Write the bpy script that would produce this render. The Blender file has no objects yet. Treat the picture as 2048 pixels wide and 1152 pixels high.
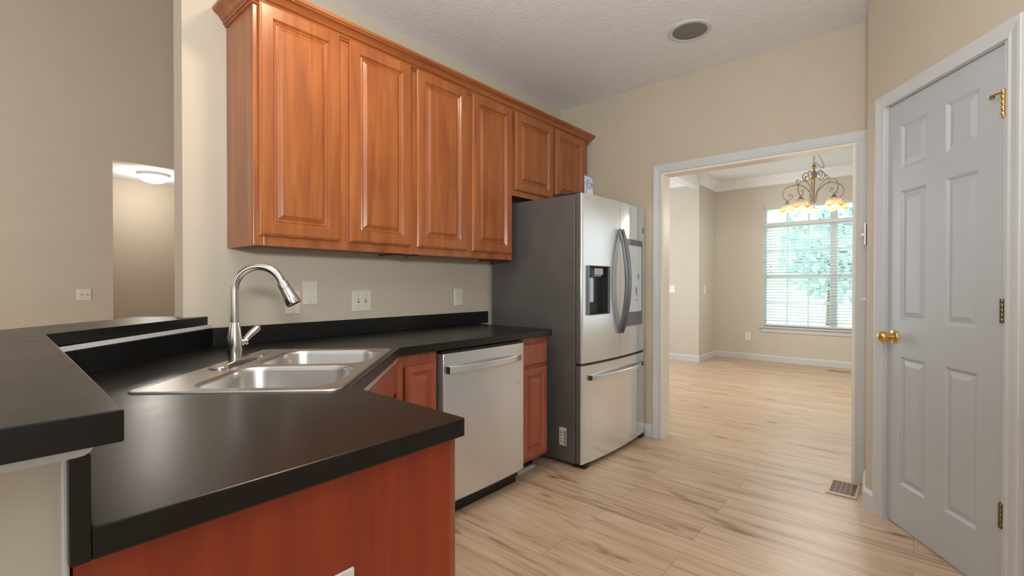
import bpy, bmesh, math, random
from mathutils import Vector, Matrix
random.seed(7)
PI = math.pi
scene = bpy.context.scene
C = scene.collection

# ------------------------------------------------------------------ camera
cam_d = bpy.data.cameras.new('camera'); cam = bpy.data.objects.new('camera', cam_d); C.objects.link(cam)
scene.camera = cam
YAW = math.radians(40.6); PIT = math.radians(-.42)
cam_d.sensor_width = 36; cam_d.lens = 941 / 2048 * 36
cam_d.clip_start = .02; cam_d.clip_end = 200
cam.location = (0, 0, 1.17)
cam.rotation_euler = (PI / 2 + PIT, 0, YAW - PI / 2)

# ------------------------------------------------------------------ world, exposure, daylight and added lights
w = bpy.data.worlds.new('world'); scene.world = w; w.use_nodes = True
bg = w.node_tree.nodes['Background']; bg.inputs[0].default_value = (.78, .9, 1, 1); bg.inputs[1].default_value = 5.5
vs = scene.view_settings
vs.view_transform = 'Standard'; vs.look = 'None'; vs.gamma = 1; vs.use_curve_mapping = False; vs.exposure = 0.2

def area(name, loc, direction, sx, sy, power, col=(1, 1, 1), spread=None):
    l = bpy.data.lights.new(name, 'AREA'); l.shape = 'RECTANGLE'; l.size = sx; l.size_y = sy
    l.energy = power; l.color = col
    if spread: l.spread = spread
    o = bpy.data.objects.new(name, l); C.objects.link(o); o.location = loc
    o.rotation_euler = Vector(direction).to_track_quat('-Z', 'Z').to_euler()
    return o
area('daylight_breakfast_window', (-1.2, -2.98, 1.45), (0, 1, 0), 3.3, 1.6, 17, (.88, .95, 1))
area('added_side_fill', (-3.98, -.6, 1.45), (1, 0, 0), 2.5, 1.6, 24, (.88, .95, 1))  # added light from the unseen side, brightens the far wall
area('added_ceiling_bounce', (-.05, -.05, 1.5), (.38, .42, 1), .3, .3, 62, (.88, .95, 1))  # added up-facing light near the camera, brightens the ceiling
area('added_living_fill', (-3.98, 4.6, 2.3), (1, .6, 0), 2.5, 2.7, 125, (.96, .97, 1), math.radians(130))  # added unseen light for the living room wall, turned towards it
area('added_dining_fill', (5.9, -1.29, 1.4), (0, 1, 0), 2.9, 1.7, 7, (.9, .96, 1))  # added unseen light for the dining room
area('added_foyer_fill', (5.4, 4.1, 1.5), (0, -1, 0), 1.8, 2.0, 46, (.84, .93, 1))  # added light without any window, brightens dining walls and floor

# ------------------------------------------------------------------ materials
def srgb(r, g, b):
    f = lambda c: (c / 255 / 12.92) if c / 255 <= .04045 else ((c / 255 + .055) / 1.055) ** 2.4
    return (f(r), f(g), f(b), 1)
def newmat(name):
    m = bpy.data.materials.new(name); m.use_nodes = True
    return m, m.node_tree, m.node_tree.nodes['Principled BSDF']
def coords(nt, scale=(1, 1, 1), loc=(0, 0, 0)):
    tc = nt.nodes.new('ShaderNodeTexCoord'); mp = nt.nodes.new('ShaderNodeMapping')
    mp.inputs['Scale'].default_value = scale; mp.inputs['Location'].default_value = loc
    nt.links.new(tc.outputs['Object'], mp.inputs['Vector']); return mp
def noise(nt, vec, scale, detail=4, rough=.5, dist=0):
    n = nt.nodes.new('ShaderNodeTexNoise'); n.inputs['Scale'].default_value = scale
    n.inputs['Detail'].default_value = detail; n.inputs['Roughness'].default_value = rough
    n.inputs['Distortion'].default_value = dist
    nt.links.new(vec, n.inputs['Vector']); return n
def ramp(nt, fac, stops):
    r = nt.nodes.new('ShaderNodeValToRGB'); e = r.color_ramp.elements
    e[0].position, e[0].color = stops[0]; e[1].position, e[1].color = stops[-1]
    for p, c in stops[1:-1]:
        k = e.new(p); k.color = c
    nt.links.new(fac, r.inputs[0]); return r
def bump(nt, b, height, strength, dist=.002):
    n = nt.nodes.new('ShaderNodeBump'); n.inputs['Strength'].default_value = strength; n.inputs['Distance'].default_value = dist
    nt.links.new(height, n.inputs['Height']); nt.links.new(n.outputs[0], b.inputs['Normal']); return n
def mix(nt, fac, a, b, mode='MIX'):
    m = nt.nodes.new('ShaderNodeMix'); m.data_type = 'RGBA'; m.blend_type = mode
    for sock, v in ((m.inputs[0], fac), (m.inputs[6], a), (m.inputs[7], b)):
        if isinstance(v, (int, float, tuple)): sock.default_value = v
        else: nt.links.new(v, sock)
    return m.outputs[2]
def plain(name, col, rough=.5, metal=0, bscale=0, bstr=.1, var=.04, spec=.5, coat=0):
    m, nt, b = newmat(name)
    mp = coords(nt); n = noise(nt, mp.outputs[0], 6, 3)
    c1 = tuple(x * (1 - var) for x in col[:3]) + (1,); c2 = tuple(min(1, x * (1 + var)) for x in col[:3]) + (1,)
    r = ramp(nt, n.outputs[0], [(.3, c1), (.7, c2)])
    nt.links.new(r.outputs[0], b.inputs['Base Color'])
    b.inputs['Roughness'].default_value = rough; b.inputs['Metallic'].default_value = metal
    b.inputs['Specular IOR Level'].default_value = spec; b.inputs['Coat Weight'].default_value = coat
    if bscale:
        n2 = noise(nt, mp.outputs[0], bscale, 4); bump(nt, b, n2.outputs[0], bstr)
    return m
def brushed(name, col, rough, vertical=True, strength=.04, rvar=.06, metal=1):
    m, nt, b = newmat(name)
    mp = coords(nt, (160, 160, 2) if vertical else (2, 2, 160)); n = noise(nt, mp.outputs[0], 1, 3)
    big = noise(nt, coords(nt).outputs[0], 2.5, 2)
    b.inputs['Base Color'].default_value = col; b.inputs['Metallic'].default_value = metal
    rr = nt.nodes.new('ShaderNodeMapRange'); rr.inputs[3].default_value = rough - rvar; rr.inputs[4].default_value = rough + rvar
    nt.links.new(big.outputs[0], rr.inputs[0]); nt.links.new(rr.outputs[0], b.inputs['Roughness'])
    bump(nt, b, n.outputs[0], strength, .0006)
    return m
M = {}
M['wall'] = plain('beige_wall_paint', srgb(202, 188, 167), .6, bscale=220, bstr=.12, var=.015)
M['dining_wall'] = plain('beige_dining_wall_paint', srgb(206, 198, 184), .6, bscale=200, bstr=.1, var=.015)
M['living_wall'] = plain('tan_living_wall_paint', srgb(202, 188, 167), .65, bscale=160, bstr=.12, var=.02)
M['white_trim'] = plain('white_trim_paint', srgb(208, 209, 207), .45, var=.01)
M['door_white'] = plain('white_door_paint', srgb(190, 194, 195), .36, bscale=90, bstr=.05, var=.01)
M['dining_ceiling'] = plain('white_ceiling_paint', srgb(240, 240, 240), .8, var=.01)
M['jamb'] = plain('window_lit_jamb_paint', srgb(238, 228, 212), .5, var=.01)  # strong dining window light put into this brighter cream colour
M['halfwall'] = plain('pale_grey_wall_paint', srgb(196, 188, 174), .6, bscale=200, bstr=.1, var=.015)
def m_ceiling():
    m, nt, b = newmat('knockdown_ceiling')
    mp = coords(nt); b.inputs['Base Color'].default_value = srgb(238, 236, 233); b.inputs['Roughness'].default_value = .85
    n = noise(nt, mp.outputs[0], 34, 5, .6, .8); r = ramp(nt, n.outputs[0], [(.42, (0, 0, 0, 1)), (.62, (1, 1, 1, 1))])
    bump(nt, b, r.outputs[0], .35, .004); return m
M['ceiling'] = m_ceiling()
def m_floor():
    m, nt, b = newmat('oak_plank_floor')
    tc = nt.nodes.new('ShaderNodeTexCoord'); sp = nt.nodes.new('ShaderNodeSeparateXYZ'); cb = nt.nodes.new('ShaderNodeCombineXYZ')
    nt.links.new(tc.outputs['Object'], sp.inputs[0]); nt.links.new(sp.outputs[1], cb.inputs[0]); nt.links.new(sp.outputs[0], cb.inputs[1])
    br = nt.nodes.new('ShaderNodeTexBrick'); nt.links.new(cb.outputs[0], br.inputs['Vector'])
    br.offset = .37; br.offset_frequency = 2; br.squash = 1
    br.inputs['Color1'].default_value = (0, 0, 0, 1); br.inputs['Color2'].default_value = (1, 1, 1, 1); br.inputs['Mortar'].default_value = (.5, .5, .5, 1)
    br.inputs['Scale'].default_value = 1; br.inputs['Mortar Size'].default_value = .0011; br.inputs['Mortar Smooth'].default_value = .2
    br.inputs['Brick Width'].default_value = 1.22; br.inputs['Row Height'].default_value = .18; br.inputs['Bias'].default_value = 0
    # per plank offset of the grain
    off = nt.nodes.new('ShaderNodeVectorMath'); off.operation = 'MULTIPLY'; off.inputs[1].default_value = (7.3, 3.1, 5.7)
    nt.links.new(br.outputs['Color'], off.inputs[0])
    add = nt.nodes.new('ShaderNodeVectorMath'); nt.links.new(cb.outputs[0], add.inputs[0]); nt.links.new(off.outputs[0], add.inputs[1])
    def stretched(sx, sy):
        mp = nt.nodes.new('ShaderNodeMapping'); mp.inputs['Scale'].default_value = (sx, sy, 1)
        nt.links.new(add.outputs[0], mp.inputs['Vector']); return mp.outputs[0]
    g1 = noise(nt, stretched(1.3, 26), 1, 5, .6, .6)
    g2 = noise(nt, stretched(5, 120), 1, 3, .5, .2)
    g3 = noise(nt, stretched(.9, 5.5), 1, 4, .55, 1.2)
    light, mid, dark = srgb(222, 196, 168), srgb(203, 174, 146), srgb(156, 126, 99)
    c1 = ramp(nt, g1.outputs[0], [(.34, dark), (.45, mid), (.58, light)]).outputs[0]
    tone = ramp(nt, br.outputs['Color'], [(0, srgb(213, 186, 159)), (1, srgb(199, 170, 143))]).outputs[0]
    c2 = mix(nt, .45, c1, tone)
    fine = ramp(nt, g2.outputs[0], [(.35, (.82, .79, .76, 1)), (.6, (1, 1, 1, 1))]).outputs[0]
    c3 = mix(nt, .7, c2, fine, 'MULTIPLY')
    knots = ramp(nt, g3.outputs[0], [(.60, (1, 1, 1, 1)), (.69, (.52, .42, .33, 1))]).outputs[0]
    c4 = mix(nt, .8, c3, knots, 'MULTIPLY')
    v = nt.nodes.new('ShaderNodeTexVoronoi'); v.inputs['Scale'].default_value = 1; nt.links.new(stretched(2.2, 6), v.inputs['Vector'])
    kn = ramp(nt, v.outputs['Distance'], [(.0, (.22, .14, .09, 1)), (.06, (.5, .38, .28, 1)), (.15, (1, 1, 1, 1))]).outputs[0]
    c4 = mix(nt, .85, c4, kn, 'MULTIPLY')
    seam = ramp(nt, br.outputs['Fac'], [(0, (1, 1, 1, 1)), (1, (.55, .48, .42, 1))]).outputs[0]
    c5 = mix(nt, 1.0, c4, seam, 'MULTIPLY')
    nt.links.new(c5, b.inputs['Base Color']); b.inputs['Roughness'].default_value = .36
    b.inputs['Specular IOR Level'].default_value = .42
    bump(nt, b, g2.outputs[0], .12, .001)
    return m
M['floor'] = m_floor()
def m_wood(name, a, b_, c, rough=.3, coat=.22, seed=0, horizontal=False):
    m, nt, b = newmat(name)
    mp = coords(nt, (1.6, 22, 22) if horizontal else (22, 22, 1.6), (seed, seed * 2, 0)); n = noise(nt, mp.outputs[0], 1, 5, .55, .5)
    mp2 = coords(nt, (4, 110, 110) if horizontal else (110, 110, 4)); n2 = noise(nt, mp2.outputs[0], 1, 3)
    mp3 = coords(nt, (5, 5, 1.8)); n3 = noise(nt, mp3.outputs[0], 1, 3, .5, 1)
    c1 = ramp(nt, n.outputs[0], [(.3, a), (.5, b_), (.7, c)]).outputs[0]
    f = ramp(nt, n2.outputs[0], [(.35, (.86, .82, .8, 1)), (.6, (1, 1, 1, 1))]).outputs[0]
    g = ramp(nt, n3.outputs[0], [(.3, (.84, .8, .78, 1)), (.6, (1, 1, 1, 1))]).outputs[0]
    c2 = mix(nt, .7, mix(nt, .6, c1, f, 'MULTIPLY'), g, 'MULTIPLY')
    nt.links.new(c2, b.inputs['Base Color']); b.inputs['Roughness'].default_value = rough
    b.inputs['Coat Weight'].default_value = coat; b.inputs['Coat Roughness'].default_value = .18
    bump(nt, b, n2.outputs[0], .06, .0006); return m
M['cherry'] = m_wood('cherry_cabinet_wood', srgb(140, 76, 37), srgb(161, 91, 44), srgb(174, 104, 54))
M['crown_wood'] = m_wood('cherry_crown_wood', srgb(138, 75, 37), srgb(158, 90, 44), srgb(170, 102, 53), horizontal=True)
M['cherry_base'] = m_wood('cherry_base_cabinet_wood', srgb(142, 72, 48), srgb(160, 84, 58), srgb(172, 95, 68), seed=3)
M['cherry_panel'] = m_wood('red_cherry_veneer_panel', srgb(142, 52, 26), srgb(158, 60, 29), srgb(168, 68, 35), .42, .05, seed=5)
def m_laminate():
    m, nt, b = newmat('black_laminate')
    mp = coords(nt); n = noise(nt, mp.outputs[0], 7, 5, .6, .6)
    sp = noise(nt, mp.outputs[0], 260, 2)
    c = ramp(nt, n.outputs[0], [(.3, srgb(9, 8, 8)), (.7, srgb(17, 16, 15))]).outputs[0]
    nt.links.new(c, b.inputs['Base Color'])
    rr = nt.nodes.new('ShaderNodeMapRange'); rr.inputs[3].default_value = .24; rr.inputs[4].default_value = .36
    nt.links.new(n.outputs[0], rr.inputs[0]); nt.links.new(rr.outputs[0], b.inputs['Roughness'])
    b.inputs['Specular IOR Level'].default_value = .5
    bump(nt, b, sp.outputs[0], .1, .0005); return m
M['laminate'] = m_laminate()
M['steel'] = brushed('brushed_stainless_steel', (.76, .79, .82, 1), .24, metal=.82)
M['fridge_steel'] = brushed('smooth_stainless_door', (.80, .83, .86, 1), .19, strength=.02, rvar=.04, metal=.78)
M['sink_steel'] = brushed('satin_sink_steel', (.62, .60, .575, 1), .32, False, .03)
M['nickel'] = brushed('brushed_nickel', (.62, .59, .55, 1), .22, True, .02)
M['fridge_side'] = plain('charcoal_fridge_side', srgb(104, 100, 96), .42, metal=.3, bscale=300, bstr=.15, var=.08)
M['dark_plastic'] = plain('dark_grey_plastic', srgb(42, 42, 43), .4, var=.05)
M['black'] = plain('black_plastic', srgb(18, 18, 18), .45, var=.05)
M['grey_plastic'] = plain('mid_grey_plastic', srgb(110, 113, 116), .3, var=.03)
M['silver'] = plain('silver_plastic', srgb(190, 190, 190), .22, metal=.7, var=.02)
M['handle_steel'] = brushed('handle_steel', (.17, .17, .17, 1), .4)
M['plate'] = plain('cream_switch_plate', srgb(226, 216, 198), .35, var=.01)
M['white_plastic'] = plain('white_plastic', srgb(238, 237, 232), .35, var=.01)
M['screw'] = plain('plate_screw', srgb(150, 140, 125), .4, metal=.4)
M['brass'] = plain('polished_brass', (.83, .56, .2, 1), .12, metal=1, var=.03)
M['antique'] = plain('worn_brass_hinge', srgb(140, 130, 100), .28, metal=1, var=.25)
M['iron'] = plain('antique_silver_iron', srgb(160, 151, 134), .45, metal=.4, var=.15)
M['amber'] = plain('amber_glass_bead', srgb(220, 180, 60), .15, var=.1)
M['vent_brown'] = plain('tan_vent_metal', srgb(196, 168, 142), .4, var=.03)
M['vent_slat'] = plain('brown_vent_grille', srgb(128, 92, 74), .4, var=.1)
M['dark'] = plain('dark_recess', srgb(22, 19, 18), .8)
M['grille'] = plain('grey_speaker_grille', srgb(128, 125, 118), .7, bscale=900, bstr=.5, var=.03)
M['label'] = plain('white_paper_label', srgb(214, 208, 196), .6, var=.02)
M['ink'] = plain('black_ink', srgb(45, 42, 42), .6, var=.02)
M['blue_grey'] = plain('blue_grey_print', srgb(120, 130, 160), .5)
M['card'] = plain('white_package_card', srgb(222, 228, 240), .5, var=.02)
M['blind'] = plain('white_blind_slat', srgb(222, 226, 226), .4, var=.01)
M['brick'] = plain('pale_pink_house_wall', srgb(230, 190, 180), .8, var=.05)
M['leaf'] = plain('fresh_green_foliage', srgb(192, 212, 188), .6, var=.2)
M['leaf2'] = plain('blue_green_foliage', srgb(188, 210, 206), .6, var=.2)
M['bark'] = plain('brown_bark', srgb(100, 80, 65), .8, var=.2)
M['lawn'] = plain('green_lawn', srgb(185, 200, 170), .9, var=.2)
M['roof'] = plain('grey_shingle_roof', srgb(120, 115, 115), .9, var=.1)
def m_emit(name, col, strength, base=(.9, .9, .9, 1)):
    m, nt, b = newmat(name); b.inputs['Base Color'].default_value = base
    b.inputs['Emission Color'].default_value = col; b.inputs['Emission Strength'].default_value = strength
    b.inputs['Roughness'].default_value = .4; return m
M['dome'] = m_emit('lit_opal_dome', (1, .93, .78, 1), 2.6)
M['bulb'] = m_emit('lit_bulb', (1, .85, .6, 1), 5)
def m_shade():
    m, nt, b = newmat('frosted_amber_edged_glass')
    tc = nt.nodes.new('ShaderNodeTexCoord'); sp = nt.nodes.new('ShaderNodeSeparateXYZ')
    nt.links.new(tc.outputs['Generated'], sp.inputs[0])
    n = noise(nt, tc.outputs['Object'], 14, 3)
    ad = nt.nodes.new('ShaderNodeMath'); ad.operation = 'MULTIPLY_ADD'; ad.inputs[1].default_value = .35; nt.links.new(n.outputs[0], ad.inputs[0]); nt.links.new(sp.outputs[2], ad.inputs[2])
    c = ramp(nt, ad.outputs[0], [(.2, srgb(205, 125, 35)), (.36, srgb(235, 185, 80)), (.52, srgb(225, 205, 170)), (1, srgb(180, 172, 158))]).outputs[0]
    nt.links.new(c, b.inputs['Base Color']); b.inputs['Roughness'].default_value = .35
    tr = nt.nodes.new('ShaderNodeBsdfTranslucent'); nt.links.new(c, tr.inputs[0])
    ms = nt.nodes.new('ShaderNodeMixShader'); ms.inputs[0].default_value = .3
    out = nt.nodes['Material Output']; nt.links.new(b.outputs[0], ms.inputs[1]); nt.links.new(tr.outputs[0], ms.inputs[2]); nt.links.new(ms.outputs[0], out.inputs[0])
    return m
M['shade'] = m_shade()
def m_glass(name, tint=(1, 1, 1, 1), fac=.1):
    m, nt, b = newmat(name)
    t = nt.nodes.new('ShaderNodeBsdfTransparent'); t.inputs[0].default_value = tint
    g = nt.nodes.new('ShaderNodeBsdfGlossy'); g.inputs['Roughness'].default_value = .02
    ms = nt.nodes.new('ShaderNodeMixShader'); ms.inputs[0].default_value = fac
    nt.links.new(t.outputs[0], ms.inputs[1]); nt.links.new(g.outputs[0], ms.inputs[2]); nt.links.new(ms.outputs[0], nt.nodes['Material Output'].inputs[0])
    return m
M['glass'] = m_glass('clear_window_glass', (.86, .95, .95, 1))
M['blister'] = m_glass('clear_blister_plastic', (.93, .95, 1, 1), .18)
def m_screen():
    m, nt, b = newmat('pale_screen_glass'); b.inputs['Base Color'].default_value = srgb(190, 194, 194); b.inputs['Roughness'].default_value = .12
    b.inputs['Emission Color'].default_value = srgb(190, 195, 196); b.inputs['Emission Strength'].default_value = .18
    return m
M['logo'] = plain('faint_badge', srgb(150, 150, 148), .4, metal=.6)
M['screen'] = m_screen()

# ------------------------------------------------------------------ geometry helpers
BM = bmesh.new
def box(bm, x0, x1, y0, y1, z0, z1):
    v = [bm.verts.new(p) for p in ((x0, y0, z0), (x1, y0, z0), (x1, y1, z0), (x0, y1, z0), (x0, y0, z1), (x1, y0, z1), (x1, y1, z1), (x0, y1, z1))]
    for f in ((3, 2, 1, 0), (4, 5, 6, 7), (0, 1, 5, 4), (1, 2, 6, 5), (2, 3, 7, 6), (3, 0, 4, 7)): bm.faces.new([v[i] for i in f])
    return bm
def B(*a):
    bm = BM()
    if isinstance(a[0], (tuple, list)):
        for q in a: box(bm, *q)
    else: box(bm, *a)
    return bm
def prism(bm, pts, z0, z1):
    a = [bm.verts.new((x, y, z0)) for x, y in pts]; b = [bm.verts.new((x, y, z1)) for x, y in pts]
    n = len(pts); bm.faces.new(list(reversed(a))); bm.faces.new(b)
    for i in range(n): bm.faces.new((a[i], a[(i + 1) % n], b[(i + 1) % n], b[i]))
    return bm
def slab_with_hole(bm, pts, hole, z0, z1):
    def loop(P, z):
        vs_ = [bm.verts.new((x, y, z)) for x, y in P]
        return vs_, [bm.edges.new((vs_[i], vs_[(i + 1) % len(vs_)])) for i in range(len(vs_))]
    for z in (z0, z1):
        o, eo = loop(pts, z); h, eh = loop(hole, z)
        bmesh.ops.triangle_fill(bm, use_beauty=True, use_dissolve=False, edges=eo + eh)
        if z == z0: o0, h0 = o, h
    for a, b in ((o0, o), (h0, h)):
        for i in range(len(a)): bm.faces.new((a[i], a[(i + 1) % len(a)], b[(i + 1) % len(a)], b[i]))
    bmesh.ops.recalc_face_normals(bm, faces=bm.faces); return bm
def tube(bm, pts, r, seg=12, closed=False, caps=True, flat=None):
    pts = [Vector(p) for p in pts]; n = len(pts); rad = r if isinstance(r, (list, tuple)) else [r] * n
    rings = []; up = None
    for i, p in enumerate(pts):
        if closed: t = pts[(i + 1) % n] - pts[i - 1]
        else: t = pts[min(i + 1, n - 1)] - pts[max(i - 1, 0)]
        t.normalize()
        if up is None:
            up = Vector((0, 0, 1)) if abs(t.z) < .9 else Vector((1, 0, 0))
        s = t.cross(up).normalized(); up = s.cross(t).normalized()
        fa, fb = flat or (1, 1)
        rings.append([bm.verts.new(p + (s * math.cos(a) * fa + up * math.sin(a) * fb) * rad[i]) for a in (2 * PI * k / seg for k in range(seg))])
    for i in range(n if closed else n - 1):
        a, b = rings[i], rings[(i + 1) % n]
        for k in range(seg): bm.faces.new((a[k], a[(k + 1) % seg], b[(k + 1) % seg], b[k]))
    if caps and not closed: bm.faces.new(list(reversed(rings[0]))); bm.faces.new(rings[-1])
    return bm
def lathe(bm, prof, center=(0, 0, 0), axis=(0, 0, 1), seg=32):
    q = Vector((0, 0, 1)).rotation_difference(Vector(axis)); c = Vector(center); rings = []
    for r, h in prof:
        if r < 1e-6: rings.append([bm.verts.new(c + q @ Vector((0, 0, h)))])
        else: rings.append([bm.verts.new(c + q @ Vector((r * math.cos(a), r * math.sin(a), h))) for a in (2 * PI * k / seg for k in range(seg))])
    for a, b in zip(rings, rings[1:]):
        for k in range(seg):
            k2 = (k + 1) % seg
            if len(a) == 1 and len(b) == 1: continue
            if len(a) == 1: bm.faces.new((a[0], b[k2], b[k]))
            elif len(b) == 1: bm.faces.new((a[k], a[k2], b[0]))
            else: bm.faces.new((a[k], a[k2], b[k2], b[k]))
    bmesh.ops.recalc_face_normals(bm, faces=bm.faces); return bm
def sweep(bm, path, prof, fn, closed_prof=True, side=1):
    """prof [(o,h)], o = distance to the right of the 2D path, h = height; fn(x, y, h) -> 3D"""
    n = len(path); rings = []
    for i in range(n):
        p = Vector(path[i])
        d0 = (Vector(path[i]) - Vector(path[i - 1])).normalized() if i > 0 else None
        d1 = (Vector(path[i + 1]) - Vector(path[i])).normalized() if i < n - 1 else None
        if d0 is None: d0 = d1
        if d1 is None: d1 = d0
        n0 = Vector((d0.y, -d0.x)) * side; n1 = Vector((d1.y, -d1.x)) * side
        m = (n0 + n1); m = m / m.dot(n0)
        rings.append([bm.verts.new(fn(*(p + m * o), h)) for o, h in prof])
    k = len(prof)
    for a, b in zip(rings, rings[1:]):
        for j in range(k if closed_prof else k - 1): bm.faces.new((a[j], a[(j + 1) % k], b[(j + 1) % k], b[j]))
    bm.faces.new(rings[0]); bm.faces.new(list(reversed(rings[-1])))
    bmesh.ops.recalc_face_normals(bm, faces=bm.faces); return bm
def rings_rect(bm, w, h, prof, cx=0, cz=0, cap=True, back=None):
    """rectangular rings in the xz plane: prof [(inset, y)]"""
    R = []
    for ins, y in prof:
        R.append([bm.verts.new((cx + sx * (w / 2 - ins), y, cz + sz * (h / 2 - ins))) for sx, sz in ((-1, -1), (1, -1), (1, 1), (-1, 1))])
    for a, b in zip(R, R[1:]):
        for k in range(4): bm.faces.new((a[k], a[(k + 1) % 4], b[(k + 1) % 4], b[k]))
    if cap: bm.faces.new(R[-1])
    return R
def obj(name, bm, mat, parent=None, M0=None, bevel=0, smooth=False, seg=2, label=None):
    if M0 is not None: bm.transform(M0.inverted())
    me = bpy.data.meshes.new(name); bmesh.ops.recalc_face_normals(bm, faces=bm.faces)
    bm.to_mesh(me); bm.free(); me.materials.append(M[mat] if isinstance(mat, str) else mat)
    o = bpy.data.objects.new(name, me); C.objects.link(o)
    if parent: o.parent = parent
    if bevel:
        b = o.modifiers.new('bevel', 'BEVEL'); b.width = bevel; b.segments = seg; b.limit_method = 'ANGLE'; b.angle_limit = math.radians(35)
    if smooth:
        for p in me.polygons: p.use_smooth = True
        me.set_sharp_from_angle(angle=math.radians(38))
    if label: o['label'] = label
    return o
MAT = {}
def thing(name, label, cat, loc=(0, 0, 0), rz=0, group=None):
    o = bpy.data.objects.new(name, None); C.objects.link(o); o.empty_display_size = .05
    o.location = loc; o.rotation_euler = (0, 0, rz); o['label'] = label; o['category'] = cat
    if group: o['group'] = group
    MAT[o.name] = Matrix.Translation(loc) @ Matrix.Rotation(rz, 4, 'Z')
    return o
def root(o):
    while o.parent: o = o.parent
    return o
def W(parent, name, bm, mat, **k):   # part given in world coordinates
    return obj(name, bm, mat, parent, M0=MAT[root(parent).name], **k)
def L(parent, name, bm, mat, **k):   # part given in the thing's own coordinates
    return obj(name, bm, mat, parent, **k)
def tag(o, label, cat, group=None):
    o['label'] = label; o['category'] = cat
    if group: o['group'] = group
    return o
def struct(name, bm, mat, label, parent=None, **k):
    o = obj(name, bm, mat, parent, **k)
    o['kind'] = 'structure'
    if label: o['label'] = label
    o['category'] = name.split('_')[0]
    return o
def copy_tree(o, parent=None):
    c = o.copy(); C.objects.link(c)
    if parent: c.parent = parent
    for ch in list(o.children): copy_tree(ch, c)
    return c

# ------------------------------------------------------------------ key dimensions (metres)
YW = 2.39      # wall carrying the cabinets
XF = 3.44      # wall with the doorway
CT = .892      # countertop height
BT = 1.028     # raised bar height
HC = 2.70      # kitchen ceiling

# ------------------------------------------------------------------ room shell
struct('floor', B(-4.1, 8.3, -3.1, 8.0, -.1, 0), 'floor', 'light oak plank floor running through kitchen and dining room')
struct('ceiling', B(-4.1, XF + .12, -3.1, 2.51, HC, HC + .1), 'ceiling', 'textured pale grey kitchen ceiling')
struct('ceiling', B(XF, 8.12, -1.42, 4.3, 2.81, 2.91), 'dining_ceiling', 'smooth white dining room ceiling seen through the doorway')
struct('ceiling', B(-4.1, 3.56, 2.51, 6.72, 5.0, 5.1), 'dining_ceiling', 'high living room ceiling')
struct('ceiling', B(.5, 3.3, 6.72, 7.8, 2.517, 2.6), 'dining_ceiling', 'white hallway ceiling beyond the living room opening')
struct('wall_left', B((.615, XF + .12, YW, 2.51, 0, 5.0), (-4.1, .615, YW + .02, 2.51, HC + .1, 5.0)), 'wall', 'beige kitchen wall behind the upper cabinets')
struct('wall_far', B((XF, XF + .12, 1.463, YW, 0, HC + .1), (XF, XF + .12, -1.4, .267, 0, HC + .1), (XF, XF + .12, .267, 1.463, 2.015, HC + .1)), 'wall', 'beige wall around the dining room doorway')
# pantry wall, standing at an angle
P0 = Vector((3.013, .104, 0)); D = Vector((-.8342, -.5515, 0)); N = Vector((-.5515, .8342, 0))
def pw(s, off, z): return P0 + D * s + N * off + Vector((0, 0, z))
def on_pantry(bm, s0, s1, o0, o1, z0, z1):
    v = [bm.verts.new(pw(s, o, z)) for s, o, z in ((s0, o0, z0), (s1, o0, z0), (s1, o1, z0), (s0, o1, z0), (s0, o0, z1), (s1, o0, z1), (s1, o1, z1), (s0, o1, z1))]
    for f in ((3, 2, 1, 0), (4, 5, 6, 7), (0, 1, 5, 4), (1, 2, 6, 5), (2, 3, 7, 6), (3, 0, 4, 7)): bm.faces.new([v[i] for i in f])
    return bm
bm = BM()
cn = pw(-.135, .02, 0)
a = pw(-.004, .02, 0); a2 = pw(-.004, -.1, 0)
prism(bm, [(XF, .214), (XF, .10), (a2.x, a2.y), (a.x, a.y), (cn.x, cn.y)], 0, HC)
on_pantry(bm, .69, 1.7, -.1, .02, 0, HC)
on_pantry(bm, -.004, .69, -.1, .02, 2.056, HC)
e = pw(1.7, .02, 0)
box(bm, e.x - .02, e.x + .1, -3.1, e.y, 0, HC)
struct('wall_right', bm, 'wall', 'beige angled wall around the white pantry door')
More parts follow.
